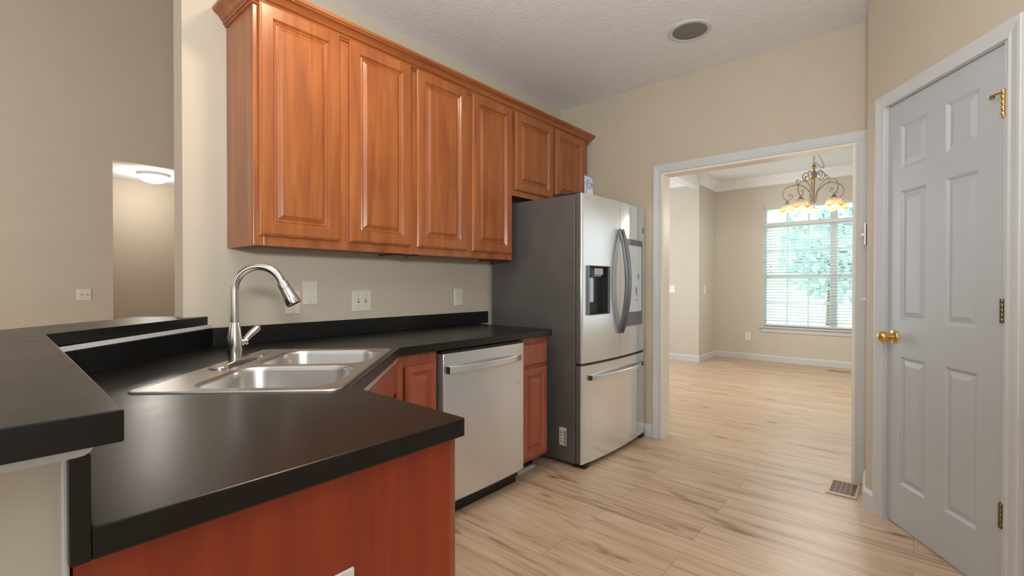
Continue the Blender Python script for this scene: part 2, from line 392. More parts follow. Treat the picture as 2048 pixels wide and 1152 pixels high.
# shell behind the camera with window openings closed off by added panels
struct('wall_behind', B((-4.1, 2.2, -3.1, -3.0, 0, .6), (-4.1, 2.2, -3.1, -3.0, 2.3, HC), (-4.1, -2.9, -3.1, -3, .6, 2.3), (.5, 2.2, -3.1, -3, .6, 2.3)), 'wall', None)
struct('wall_side', B((-4.1, -4, -3.1, 2.51, 0, .6), (-4.1, -4, -3.1, 2.51, 2.3, HC), (-4.1, -4, -3.1, -1.9, .6, 2.3), (-4.1, -4, .7, 2.51, .6, 2.3),
    (-4.1, -4, 2.51, 6.72, 0, .9), (-4.1, -4, 2.51, 6.72, 3.7, 5), (-4.1, -4, 2.51, 3.3, .9, 3.7), (-4.1, -4, 5.9, 6.72, .9, 3.7)), 'wall', None)
def blocked_window(n, x0, x1, y0, y1, z0, z1, label):   # white framed window closed by an added panel that blocks sky light
    o = bpy.data.objects.new('window_%d' % n, None); C.objects.link(o); o['kind'] = 'structure'; o['category'] = 'window'; o['label'] = label
    MAT[o.name] = Matrix.Identity(4)
    f = .05
    if x1 - x0 > y1 - y0: fr_ = [(x0, x0 + f, y0, y1, z0, z1), (x1 - f, x1, y0, y1, z0, z1), (x0 + f, x1 - f, y0, y1, z0, z0 + f), (x0 + f, x1 - f, y0, y1, z1 - f, z1), ((x0 + x1) / 2 - f / 2, (x0 + x1) / 2 + f / 2, y0, y1, z0 + f, z1 - f)]
    else: fr_ = [(x0, x1, y0, y0 + f, z0, z1), (x0, x1, y1 - f, y1, z0, z1), (x0, x1, y0 + f, y1 - f, z0, z0 + f), (x0, x1, y0 + f, y1 - f, z1 - f, z1), (x0, x1, (y0 + y1) / 2 - f / 2, (y0 + y1) / 2 + f / 2, z0 + f, z1 - f)]
    W(o, 'window_frame', B(*fr_), 'white_trim')
    mx, my = (x0 + x1) / 2, (y0 + y1) / 2
    W(o, 'sky_block_panel', B(x0, x1, my - .004, my + .004, z0, z1) if x1 - x0 > y1 - y0 else B(mx - .004, mx + .004, y0, y1, z0, z1), 'blind')
blocked_window(2, -2.9, .5, -3.09, -3.02, .6, 2.3, 'wide kitchen window behind the viewer, closed by an added panel against the sky')
blocked_window(3, -4.09, -4.02, -1.9, .7, .6, 2.3, 'added side window behind the viewer, closed by a panel against the sky')
blocked_window(4, -4.09, -4.02, 3.3, 5.9, .9, 3.7, 'added tall living room window, closed by a panel against the sky')
blocked_window(5, 4.4, 7.4, -1.41, -1.33, .5, 2.3, 'added dining room side window, closed by a panel against the sky')
# living room and hallway
struct('wall_living', B((-4.1, 1.06, 6.6, 6.72, 0, 5), (1.06, 2.3, 6.6, 6.72, 2.517, 5), (2.3, 3.56, 6.6, 6.72, 0, 5)), 'living_wall', 'tan living room wall with an opening to the hallway')
struct('wall_living_side', B(3.5, 3.6, 2.51, 6.72, 0, 5), 'living_wall', None)
struct('wall_hall', B((.5, 3.3, 7.74, 7.84, 0, 2.55), (.4, .5, 6.72, 7.84, 0, 2.55), (3.3, 3.4, 6.72, 7.84, 0, 2.55)), 'wall', 'pale hallway wall lit by the flush ceiling light')
# dining room
XD = 8.0
wy0, wy1, wz0, wz1 = -.02, 1.775, .535, 2.35
struct('wall_dining', B((XD, XD + .12, -1.4, wy0, 0, 2.81), (XD, XD + .12, wy1, 2.48, 0, 2.81), (XD, XD + .12, wy0, wy1, 0, wz0), (XD, XD + .12, wy0, wy1, wz1, 2.81),
    (7.23, 8.12, 2.48, 2.6, 0, 2.81), (7.23, 7.35, 2.6, 4.3, 0, 2.81), (XF + .12, 7.35, 4.2, 4.3, 0, 2.81)), 'dining_wall', 'beige dining room walls around the window')
struct('wall_dining_side', B((XF + .12, 8.12, -1.42, -1.3, 0, .5), (XF + .12, 8.12, -1.42, -1.3, 2.3, 2.81), (XF + .12, 4.4, -1.42, -1.3, .5, 2.3), (7.4, 8.12, -1.42, -1.3, .5, 2.3)), 'wall', None)
struct('trim_1', B(XF + .12, 7.23, 2.48, 2.6, 2.64, 2.81), 'dining_ceiling', 'white header beam at the left side of the dining room')
crown_prof = [(0, 0), (.012, .0), (.022, .02), (.04, .05), (.07, .085), (.09, .105), (.10, .13), (0, .13)]
bm = BM(); sweep(bm, [(7.23, 4.2), (7.23, 2.48), (8.0, 2.48), (8.0, -1.3)], crown_prof, lambda x, y, h: (x, y, 2.68 + h))
struct('trim_2', bm, 'dining_ceiling', 'white crown moulding around the dining room ceiling')

# doorway casing and jamb
cas = [(0, 0), (0, .012), (.008, .014), (.016, .011), (.024, .013), (.046, .019), (.057, .019), (.06, .016), (.06, 0)]
bm = BM(); sweep(bm, [(.269, 0), (.269, 2.013), (1.461, 2.013), (1.461, 0)], cas, lambda y, z, h: (XF - h, y, z), side=-1)
struct('trim_7', B((XF, XF + .12, .267, .285, 0, 2.015), (XF, XF + .12, 1.445, 1.463, 0, 2.015), (XF, XF + .12, .285, 1.445, 1.997, 2.015)), 'jamb', 'white jamb lining the dining room doorway, window light painted into its cream')
struct('trim_3', bm, 'white_trim', 'white casing around the dining room doorway')
# baseboards
bb = [(0, 0), (.014, 0), (.014, .075), (.008, .088), (.003, .095), (0, .095)]
fnb = lambda x, y, h: (x, y, h)
bm = BM(); sweep(bm, [(XF, 2.38), (XF, 1.523)], bb, fnb); struct('baseboard_far', bm, 'white_trim', 'short white baseboard between fridge and doorway')
bm = BM(); q = pw(-.046, .02, 0); sweep(bm, [(XF - .0, .2145), (cn.x, cn.y), (q.x, q.y)], bb, fnb); struct('baseboard_right', bm, 'white_trim', 'white baseboard wrapping the corner beside the pantry door')
bm = BM(); q = pw(.745, .02, 0); sweep(bm, [(q.x, q.y), (e.x, e.y)], bb, fnb); struct('baseboard_pantry', bm, 'white_trim', None)
bm = BM(); sweep(bm, [(7.23, 4.2), (7.23, 2.48), (8.0, 2.48), (8.0, -1.3)], bb, fnb); struct('baseboard_dining', bm, 'white_trim', 'white baseboard along the dining room walls')
bm = BM(); sweep(bm, [(-4, 6.6), (1.06, 6.6)], bb, fnb); struct('baseboard_living', bm, 'white_trim', None)

# ------------------------------------------------------------------ pantry door
RZ = math.atan2(-.5515, -.8342)
bm = BM()
sweep(bm, [(.012, 0), (.012, 2.049), (.680, 2.049), (.680, 0)], cas, lambda s, z, h: pw(s, .02 + h, z), side=-1)
struct('trim_4', bm, 'white_trim', 'white moulded casing around the pantry door')
bm = BM(); on_pantry(bm, -.004, .018, -.1, .0195, 0, 2.056); on_pantry(bm, .656, .69, -.1, .0195, 0, 2.056); on_pantry(bm, .018, .656, -.1, .0195, 2.047, 2.056)
on_pantry(bm, .018, .030, -.06, -.034, 0, 2.047)
struct('trim_5', bm, 'white_trim', 'white jamb of the pantry door')
# the door: slab with six moulded panels, local x = s, local -y = room side
door = bpy.data.objects.new('door_1', None); C.objects.link(door); door['kind'] = 'structure'; door['category'] = 'door'
door['label'] = 'white six panel pantry door standing in the angled wall'
door.location = pw(0, .012, 0); door.rotation_euler = (0, 0, RZ)
MAT[door.name] = Matrix.Translation(pw(0, .012, 0)) @ Matrix.Rotation(RZ, 4, 'Z')
bm = BM()
w0, w1, h0, h1 = .020, .652, .012, 2.043
cols = [(.107, .270), (.378, .538)]; rows = [(.215, .825), (1.0, 1.615), (1.722, 1.93)]
# local frame: rotation RZ maps +x to D, +y to -N  => room side is -y
xs = sorted({w0, w1, *[c for q in cols for c in q]}); zs = sorted({h0, h1, *[c for q in rows for c in q]})
for i in range(len(xs) - 1):
    for j in range(len(zs) - 1):
        if (xs[i], xs[i + 1]) in cols and (zs[j], zs[j + 1]) in rows:
            rings_rect(bm, xs[i + 1] - xs[i], zs[j + 1] - zs[j], [(0, 0), (.006, .004), (.012, .009), (.016, .0095), (.038, .0025), (.040, .002)], (xs[i] + xs[i + 1]) / 2, (zs[j] + zs[j + 1]) / 2)
        else:
            bm.faces.new([bm.verts.new(p) for p in ((xs[i], 0, zs[j]), (xs[i + 1], 0, zs[j]), (xs[i + 1], 0, zs[j + 1]), (xs[i], 0, zs[j + 1]))])
bmesh.ops.remove_doubles(bm, verts=bm.verts, dist=1e-5)
box(bm, w0, w1, .012, .035, h0, h1)
for a in ((w0, w0 + .001, 0, .013, h0, h1), (w1 - .001, w1, 0, .013, h0, h1), (w0, w1, 0, .013, h0, h0 + .001), (w0, w1, 0, .013, h1 - .001, h1)): box(bm, *a)
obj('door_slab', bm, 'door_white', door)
bm = BM(); kx, kz = .067, .915
lathe(bm, [(0, .0), (.033, 0), (.033, .003), (.030, .007), (.016, .010), (.012, .014), (.011, .026), (.013, .030), (.021, .036), (.027, .046), (.0275, .054), (.024, .063), (.016, .070), (.008, .073), (0, .0735)], (kx, 0, kz), (0, -1, 0), 32)
obj('door_knob', bm, 'brass', door, smooth=True, label='polished round brass door knob')
def hinge(z0, z1, mat, lab, stop=False):
    bm = BM(); h = z1 - z0
    for k in range(5):
        a = z0 + h * k / 5; lathe(bm, [(0, a + .0006), (.0068, a + .0006), (.0075, a + .002), (.0075, a + h / 5 - .002), (.0068, a + h / 5 - .0006), (0, a + h / 5 - .0006)], (.6545, -.0085, 0), seg=16)
    box(bm, .640, .652, -.0015, -.0002, z0, z1)
    if stop:
        tube(bm, [(.6545, -.0085, z1 - .012), (.638, -.02, z1 - .012), (.622, -.024, z1 - .016)], .004, 8)
        lathe(bm, [(0, 0), (.008, 0), (.008, .008), (0, .008)], (.620, -.014, z1 - .017), (0, -1, 0), 12)
    obj('hinge', bm, mat, door, smooth=True, label=lab)
hinge(1.777, 1.879, 'brass', 'bright brass top hinge with stop pin', True)
hinge(1.03, 1.119, 'antique', 'dull greenish middle hinge')
hinge(.282, .374, 'antique', 'dark worn bottom hinge')

# ------------------------------------------------------------------ dining window and blind
win = bpy.data.objects.new('window_1', None); C.objects.link(win); win['kind'] = 'structure'; win['category'] = 'window'
win['label'] = 'white double dining room window with transom panes'; win.location = (XD, (wy0 + wy1) / 2, wz0)
MAT[win.name] = Matrix.Translation(win.location)
cy = (wy0 + wy1) / 2; ft = .045
fr = [(XD + .02, XD + .12, wy0, wy0 + ft, wz0, wz1), (XD + .02, XD + .12, wy1 - ft, wy1, wz0, wz1), (XD + .02, XD + .12, wy0 + ft, wy1 - ft, wz0, wz0 + .04), (XD + .02, XD + .12, wy0 + ft, wy1 - ft, wz1 - .04, wz1),
      (XD + .02, XD + .12, cy - .045, cy + .045, wz0 + .04, wz1 - .04), (XD + .02, XD + .12, wy0 + ft, cy - .045, 2.03, 2.1), (XD + .02, XD + .12, cy + .045, wy1 - ft, 2.03, 2.1)]
for a, b in ((wy0 + ft, cy - .045), (cy + .045, wy1 - ft)):
    fr.append((XD + .04, XD + .1, a, b, 1.27, 1.325))
W(win, 'window_frame', B(*fr), 'white_trim', bevel=.003)
mu = []
for a, b in ((wy0 + ft, cy - .045), (cy + .045, wy1 - ft)):
    for k in (1, 2):
        y = a + (b - a) * k / 3; mu.append((XD + .065, XD + .085, y - .009, y + .009, wz0 + .04, wz1 - .04))
    for z in (.90, 1.68): mu.append((XD + .0655, XD + .0845, a, b, z - .009, z + .009))
W(win, 'muntin', B(*mu), 'white_trim')
W(win, 'pane', B((XD + .073, XD + .077, wy0 + ft, cy - .045, wz0 + .04, wz1 - .04), (XD + .073, XD + .077, cy + .045, wy1 - ft, wz0 + .04, wz1 - .04)), 'glass')
W(win, 'window_sill', B((XD - .045, XD + .02, wy0 - .04, wy1 + .04, wz0 - .025, wz0), (XD - .015, XD, wy0 - .02, wy1 + .02, wz0 - .09, wz0 - .025)), 'white_trim', bevel=.004)
W(win, 'window_jamb', B((XD - .001, XD + .02, wy0, wy0 + .012, wz0, wz1), (XD - .001, XD + .02, wy1 - .012, wy1, wz0, wz1), (XD - .001, XD + .02, wy0, wy1, wz1 - .012, wz1)), 'white_trim')
bl = thing('window_blind', 'white horizontal slat blind hanging in the dining room window', 'blind', (XD + .0, cy, 2.1))
W(bl, 'head_rail', B(XD - .045, XD + .015, wy0 + .015, wy1 - .015, 2.045, 2.10), 'white_trim', bevel=.004)
bm = BM(); z = 2.03
while z > .60:
    vs_ = []
    for i in range(5):
        t = (i / 4 - .5); xx = XD - .012 + t * .047; zz = z - .004 * (1 - (2 * t) ** 2) * -1 - t * .016
        vs_.append((xx, zz))
    up_ = [[bm.verts.new((x, y, q)) for x, q in vs_] for y in (wy0 + .02, wy1 - .02)]
    dn_ = [[bm.verts.new((x, y, q - .0022)) for x, q in vs_] for y in (wy0 + .02, wy1 - .02)]
    for i in range(4):
        bm.faces.new((up_[0][i], up_[1][i], up_[1][i + 1], up_[0][i + 1])); bm.faces.new((dn_[0][i], dn_[0][i + 1], dn_[1][i + 1], dn_[1][i]))
    for s_ in (0, 4): bm.faces.new((up_[0][s_], up_[1][s_], dn_[1][s_], dn_[0][s_]))
    z -= .0425
W(bl, 'slats', bm, 'blind')
W(bl, 'bottom_rail', B(XD - .035, XD + .012, wy0 + .02, wy1 - .02, .545, .57), 'white_trim', bevel=.004)
bm = BM()
for y in (1.62, 1.25, 1.0, .72, .36, .1): tube(bm, [(XD - .037, y, 2.05), (XD - .037, y, .56)], .0012, 6); tube(bm, [(XD + .0135, y, 2.05), (XD + .0135, y, .56)], .0012, 6)
W(bl, 'ladder_cord', bm, 'white_plastic')
bm = BM()
tube(bm, [(XD - .05, 1.655, 2.06), (XD - .05, 1.655, 1.38)], .0012, 6)
lathe(bm, [(0, 0), (.006, 0), (.004, .03), (0, .03)], (XD - .05, 1.655, 1.35), seg=10); lathe(bm, [(0, 0), (.006, 0), (.004, .03), (0, .03)], (XD - .05, 1.66, 1.43), seg=10)
W(bl, 'pull_cord', bm, 'grey_plastic')

# outside the window
tag(obj('lawn', B(8.3, 40, -25, 25, -.5, -.4), 'lawn'), 'green lawn outside the dining room window', 'lawn')['kind'] = 'structure'
def tree(x, y, h, r, mat, label):
    t = thing('leafy_tree', label, 'tree', (x, y, -.4))
    bm = BM(); tube(bm, [(x, y, -.4), (x + .1, y, h * .3), (x - .05, y + .1, h * .7)], [.16, .12, .06], 10); W(t, 'trunk', bm, 'bark', smooth=True)
    bm = BM(); rnd = random.Random(int(x * 10 + y))
    for k in range(900):
        u, v, q = rnd.uniform(-1, 1), rnd.uniform(0, 2 * PI), rnd.random() ** .4
        rr = math.sqrt(1 - u * u); c = Vector((x + r * q * rr * math.cos(v), y + r * q * rr * math.sin(v), h * .62 + h * .42 * q * u))
        n = Vector((rnd.uniform(-1, 1), rnd.uniform(-1, 1), rnd.uniform(-.2, 1))).normalized(); s = n.orthogonal().normalized(); t2 = n.cross(s); L_ = rnd.uniform(.12, .24)
        bm.faces.new([bm.verts.new(c + p) for p in (s * L_, t2 * L_ * .6, -s * L_, -t2 * L_ * .6)])
    W(t, 'crown', bm, mat)
tree(13.2, -1.3, 3.9, 1.3, 'leaf', 'leafy green tree outside the right half of the dining room window')
tree(15.2, 1.7, 3.4, 1.3, 'leaf2', 'bluish green tree outside the middle of the dining room window')
tree(19.5, -.1, 5.6, 1.9, 'leaf', 'tall pale green tree farthest from the dining room window')
hs = thing('neighbour_house', 'pale pink house outside the left of the dining room window', 'house', (20, 6.2, -.4))
W(hs, 'house_wall', B(18, 23, 4.0, 9.0, -.4, 4.2), 'brick')
bm = BM(); prism(bm, [(0, 0), (1, 0), (1, 1), (0, 1)], 0, 1); bm.free()
bm = BM(); v = [bm.verts.new(p) for p in ((17.7, 3.7, 4.2), (23.3, 3.7, 4.2), (23.3, 9.3, 4.2), (17.7, 9.3, 4.2), (20.5, 4.5, 5.8), (20.5, 8.5, 5.8))]
for f in ((3, 2, 1, 0), (0, 1, 4), (1, 2, 5, 4), (2, 3, 5), (3, 0, 4, 5)): bm.faces.new([v[i] for i in f])
W(hs, 'roof', bm, 'roof')

# ------------------------------------------------------------------ raised panel cabinet door (local x 0..w, z 0..h, front towards -y)
def panel_door(w, h, t=.02, fr=.058):
    bm = BM()
    prof = [(.003, t), (0, t - .003), (0, .006), (.003, .0035), (.007, .003), (.009, 0), (fr - .004, 0), (fr, .005), (fr + .004, .0095), (fr + .008, .007), (fr + .011, .0078), (fr + .014, .0115), (fr + .018, .011), (fr + .032, .003), (fr + .036, .0015)]
    if fr + .036 > w / 2 - .004:
        k = (w / 2 - .012) / (fr + .036); prof = [(i * k if i > .01 else i, y) for i, y in prof]
    R = rings_rect(bm, w, h, prof, w / 2, h / 2); bm.faces.new(list(reversed(R[0])))
    return bm
def flat_drawer(w, h, t=.02):
    bm = BM(); R = rings_rect(bm, w, h, [(.003, t), (0, t - .003), (0, .008), (.004, .005), (.010, 0), (.012, 0)], w / 2, h / 2); bm.faces.new(list(reversed(R[0]))); return bm
def put(parent, name, bm, mat, x, y, z, rz=0, **k):
    bm.transform(Matrix.Translation((x, y, z)) @ Matrix.Rotation(rz, 4, 'Z')); return W(parent, name, bm, mat, **k)

# ------------------------------------------------------------------ upper cabinets
YB = 2.09    # face frame front
Z0, Z1 = 1.336, 2.372
def upper(x0, x1, z0, doors, label, open_left=False):
    t = thing('wall_cabinet', label, 'cabinet', ((x0 + x1) / 2, YW, z0))
    W(t, 'cabinet_body', B((x0, x0 + .016, YB + .018, YW, z0, Z1), (x1 - .016, x1, YB + .018, YW, z0, Z1), (x0 + .016, x1 - .016, YB + .018, YW, Z1 - .016, Z1), (x0 + .016, x1 - .016, YB + .018, YW, z0 + .012, z0 + .026)), 'cherry')
    fr_ = [(x0, x0 + .04, YB, YB + .018, z0, Z1), (x1 - .04, x1, YB, YB + .018, z0, Z1), (x0 + .04, x1 - .04, YB, YB + .018, z0, z0 + .045), (x0 + .04, x1 - .04, YB, YB + .018, Z1 - .05, Z1)]
    mids = [(doors[i][1] + doors[i + 1][0]) / 2 for i in range(len(doors) - 1)]
    for m_ in mids: fr_.append((m_ - .04, m_ + .04, YB, YB + .018, z0 + .045, Z1 - .05))
    W(t, 'face_frame', B(*fr_), 'cherry', bevel=.0015)
    for a, b in doors: put(t, 'cabinet_door', panel_door(b - a, 2.352 - (z0 + .04)), 'cherry', a, YB - .02, z0 + .04)
    return t
XA, XB_, XC, XE = .787, 1.603, 2.437, 3.40
upper(XA, XB_ - .0005, Z0, [(.806, 1.168), (1.219, 1.583)], 'cherry wall cabinet with two tall doors, leftmost, above the sink')
upper(XB_ + .0005, XC - .0005, Z0, [(1.625, 2.003), (2.046, 2.42)], 'cherry wall cabinet with two tall doors above the dishwasher')
upper(XC + .0005, XE, 1.778, [(2.457, 2.90), (2.924, 3.345)], 'short cherry wall cabinet with two doors above the fridge')
bm = BM()
cp_ = [(0, 0), (.007, 0), (.009, .004), (.007, .008), (.007, .010), (.014, .011), (.016, .016), (.013, .020), (.013, .022), (.022, .026), (.028, .036), (.037, .046), (.047, .051), (.050, .053), (.050, .057), (.056, .060), (.057, .073), (.052, .077), (0, .079)]
sweep(bm, [(XA, YW), (XA, YB - .001), (XE, YB - .001), (XE, YW)], cp_, lambda x, y, h: (x, y, 2.338 + h))
cr = tag(obj('crown_moulding', bm, 'crown_wood'), 'cherry crown moulding running along the top of the wall cabinets', 'moulding')
bm = BM(); tube(bm, [(1.50, 2.12, Z0 + .001), (1.56, 2.13, Z0 - .006), (1.62, 2.15, Z0 - .004), (1.70, 2.16, Z0 + .001)], .0022, 8)
tube(bm, [(1.595, 2.14, Z0 - .003), (1.60, 2.142, Z0 - .016), (1.592, 2.142, Z0 - .02)], .0035, 8)
tag(obj('loose_cable', bm, 'black'), 'thin loose black cable under the wall cabinets', 'cable')

# ------------------------------------------------------------------ countertop, backsplash, sink
sc = Vector((.731, 1.6145)); U = Vector((.7071, .7071)); V = Vector((.7071, -.7071))
def suv(u, v): return sc + U * u + V * v
cpts = [(.100, .712), (.680, .712), (.690, 1.165), (1.247, 1.719), (2.392, 1.719), (2.392, YW), (.755, YW), (.18, 1.815), (.114, .80)]
cpts = [(.094, .712), (.680, .712), (.690, 1.165), (1.247, 1.719), (2.392, 1.719), (2.392, YW), (.737, YW - .001), (.132, 1.801)]
hole = [tuple(suv(u, v)) for u, v in ((-.38, -.165), (.38, -.165), (.38, .248), (-.38, .248))]
bm = BM(); slab_with_hole(bm, cpts, hole, CT - .038, CT)
tag(obj('countertop', bm, 'laminate', bevel=.0025), 'black laminate countertop running from the peninsula past the sink to the fridge', 'countertop')
bsz = .976
# backsplash boards
bm = BM(); prism(bm, [(.742, YW), (2.50, YW), (2.50, YW - .019), (.721, YW - .019)], CT, bsz)
tag(obj('backsplash', bm, 'laminate', bevel=.0015), 'black laminate backsplash along the wall behind the sink and dishwasher', 'backsplash')
# raised bar backsplash: near leg and diagonal leg
def offs(pts, d):   # offset to the left of travel
    out = []
    n = len(pts)
    for i in range(n):
        d0 = (Vector(pts[i]) - Vector(pts[i - 1])).normalized() if i else None
        d1 = (Vector(pts[i + 1]) - Vector(pts[i])).normalized() if i < n - 1 else None
        d0 = d0 or d1; d1 = d1 or d0
        n0 = Vector((-d0.y, d0.x)); n1 = Vector((-d1.y, d1.x)); m = n0 + n1; m /= m.dot(n0); p = Vector(pts[i]) + m * d; out.append((p.x, p.y))
    return out
inner = [(.094, .726), (.150, 1.845), (.671, YW - .002)]
def strip(inner, d0, d1): return offs(inner, d0) + list(reversed(offs(inner, d1)))
bsp = [(.094, .726), (.133, 1.800), (.738, YW - .001)]
a0, a1 = offs(bsp, 0), offs(bsp, .019)
bm = BM(); prism(bm, a0 + [(.711, YW - .001)] + list(reversed(a1[:2])), CT, bsz)
box(bm, .0752, .0938, .712, .7262, CT - .038, .9765)
tag(obj('backsplash', bm, 'laminate', bevel=.001), 'black laminate backsplash below the raised bar', 'backsplash')
hw = offs(bsp, .0195); hw2 = offs(bsp, .145)
bm = BM(); prism(bm, [hw[0], hw[1], (.614, 2.282), (.614, 2.45)] + [(hw2[1][0] , hw2[1][1] + .02)] + [hw2[0]], 0, .9765)
struct('wall_bar', bm, 'halfwall', 'pale half wall carrying the raised bar')
bm = BM(); lathe(bm, [(0, .0), (.0035, 0), (.0035, .977), (0, .977)], (.0735, .7275, 0), seg=10)
struct('trim_6', bm, 'white_trim', 'white corner bead on the end of the half wall')
# white strip under the bar
s0, s1 = offs(bsp, -.0015), offs(bsp, .012)
bm = BM(); prism(bm, s0[:2] + [(.724, YW - .0015), (.706, YW - .0015)] + [s1[1], s1[0]], .977, .9905)
pts = [(-.12, 0), (.082, 0)] + [(.082 + .012 * math.sin(a), -.012 + .012 * math.cos(a)) for a in (PI / 6, PI / 3, PI / 2)]
prof2 = [(-.12, .9905), (.096, .9905), (.0955, .986), (.093, .981), (.088, .9778), (.080, .977), (-.12, .977)]
v0 = [bm.verts.new((x, .708, z)) for x, z in prof2]; v1 = [bm.verts.new((x, .7255, z)) for x, z in prof2]
bm.faces.new(v0); bm.faces.new(list(reversed(v1)))
for i in range(len(v0)): bm.faces.new((v0[i], v0[(i + 1) % len(v0)], v1[(i + 1) % len(v0)], v1[i]))
tag(obj('bar_support_strip', bm, 'white_trim'), 'white painted strip directly under the raised bar top', 'trim strip')
# raised bar top
bar = [(.119, .684), (.153, 1.885), (.708, YW - .002), (.613, YW - .002), (.613, 2.49), (.49, 2.60), (.40, 2.49), (-.17, 1.945), (-.17, .684)]
bm = BM(); prism(bm, bar, .991, BT)
tag(obj('bar_counter', bm, 'laminate', bevel=.002), 'raised black laminate bar top on the half wall', 'counter')

# sink
sk = thing('kitchen_sink', 'stainless double bowl drop-in sink set diagonally in the corner', 'sink', (sc.x, sc.y, CT), PI / 4)
# local: +x = U, +y = -V
def rrect(x0, x1, y0, y1, r, k=6):
    out = []
    for cx, cy_, a0_ in ((x1 - r, y1 - r, 0), (x0 + r, y1 - r, 90), (x0 + r, y0 + r, 180), (x1 - r, y0 + r, 270)):
        for i in range(k + 1):
            a = math.radians(a0_ + 90 * i / k); out.append((cx + r * math.cos(a), cy_ + r * math.sin(a)))
    return out
def loops(bm, Ls, cap=True):
    R = [[bm.verts.new((x, y, z)) for x, y in P] for P, z in Ls]
    for a, b in zip(R, R[1:]):
        n = len(a)
        for i in range(n): bm.faces.new((a[i], a[(i + 1) % n], b[(i + 1) % n], b[i]))
    if cap: bm.faces.new(R[-1])
    return R
sw = .268; sl = .40
bm = BM(); Z = .0045
loops(bm, [(rrect(-sl, sl, -sw, sw, .03), .0005), (rrect(-sl + .002, sl - .002, -sw + .002, sw - .002, .029), .004), (rrect(-sl + .008, sl - .008, -sw + .008, sw - .008, .027), .0055), (rrect(-sl + .014, sl - .014, -sw + .014, sw - .014, .025), .0035)], cap=False)
ex0, ex1, ey0, ey1 = -sl + .014, sl - .014, -sw + .014, sw - .014
bx = [(-.362, -.018), (.018, .362)]; by0, by1 = -.238, .152
# deck plate with two rounded holes
def ring_edges(P, z):
    vs_ = [bm.verts.new((x, y, z)) for x, y in P]
    return [bm.edges.new((vs_[i], vs_[(i + 1) % len(vs_)])) for i in range(len(vs_))]
ee = ring_edges(rrect(ex0, ex1, ey0, ey1, .025), .0035)
for a, b in bx: ee += ring_edges(rrect(a, b, by0, by1, .085), .0035)
bmesh.ops.triangle_fill(bm, use_beauty=True, edges=ee)
L(sk, 'deck', bm, 'sink_steel', smooth=True)
for a, b in bx:
    bm = BM()
    Ls = []
    for ins, z in ((0, .0035), (.003, .0022), (.006, -.002), (.008, -.012), (.014, -.13), (.022, -.155), (.04, -.168), (.07, -.172)):
        Ls.append((rrect(a + ins, b - ins, by0 + ins, by1 - ins, .085 - ins * .3), z))
    loops(bm, Ls)
    bw = L(sk, 'bowl', bm, 'sink_steel', smooth=True)
    bm = BM(); lathe(bm, [(0, .002), (.02, .001), (.025, .003), (.042, .0045), (.045, .002), (.045, .0002)], ((a + b) / 2, (by0 + by1) / 2, -.172), seg=28)
    L(bw, 'drain', bm, 'nickel', smooth=True)
bm = BM(); lathe(bm, [(0, .004), (.016, .0038), (.019, .002), (.019, 0)], (.235, .205, .0036), seg=24)
L(sk, 'hole_cover', bm, 'nickel', smooth=True)

# faucet
fc = Vector((.615, 1.80)); fz = CT + .0045
fa = thing('kitchen_faucet', 'brushed nickel gooseneck pull-down faucet standing behind the sink', 'faucet', (fc.x, fc.y, fz), PI / 4)
bm = BM()
loops(bm, [(rrect(-.128, .128, -.030, .030, .0299, 10), 0), (rrect(-.128, .128, -.030, .030, .0299, 10), .004), (rrect(-.122, .122, -.025, .025, .0249, 10), .0095), (rrect(-.108, .108, -.016, .016, .0159, 10), .012)])
L(fa, 'escutcheon', bm, 'nickel', smooth=True)
bm = BM(); lathe(bm, [(0, .008), (.0200, .008), (.0205, .02), (.0235, .045), (.0240, .065), (.0220, .095), (.0175, .128), (.0160, .138), (.0150, .142), (0, .146)], seg=32)
L(fa, 'faucet_body', bm, 'nickel', smooth=True)
pts = [(0, 0, .14), (0, 0, .25)]
R_ = .082; cz = .255
for k in range(0, 17):
    a = PI - (PI * .90) * k / 16; pts.append((0, -(R_ + R_ * math.cos(a)), cz + R_ * math.sin(a)))
bm = BM(); tube(bm, pts, .0132, 18); L(fa, 'spout', bm, 'nickel', smooth=True)
p_end = Vector(pts[-1]); dv = (Vector(pts[-1]) - Vector(pts[-2])).normalized(); dv = (dv + Vector((0, -.12, 0))).normalized()
bm = BM(); lathe(bm, [(0, -.002), (.0170, -.002), (.0180, .004), (.0185, .022), (.0172, .023), (.0172, .0245), (.0190, .026), (.0215, .052), (.0255, .082), (.0242, .086), (0, .084)], p_end, dv, 28)
L(fa, 'spray_head', bm, 'nickel', smooth=True)
bm = BM(); lathe(bm, [(0, 0), (.013, 0), (.013, .010), (.010, .012), (.010, .015), (.013, .017), (.013, .024), (0, .026)], (.010, -.012, .070), (.64, -.77, .15), 20)
hb = L(fa, 'handle_hub', bm, 'nickel', smooth=True)
bm = BM(); tube(bm, [(.64 * q + .006, -.77 * q - .008, z) for q, z in ((.016, .068), (.025, .081), (.038, .096), (.054, .110), (.066, .120), (.071, .124))], [.0085, .0100, .0112, .0125, .0115, .0055], 14)
L(hb, 'lever', bm, 'nickel', smooth=True)

# ------------------------------------------------------------------ base cabinets
ZB = .105
sb = thing('sink_base_cabinet', 'cherry corner sink base with a plain slanted front', 'cabinet', (1.0, 1.5, 0))
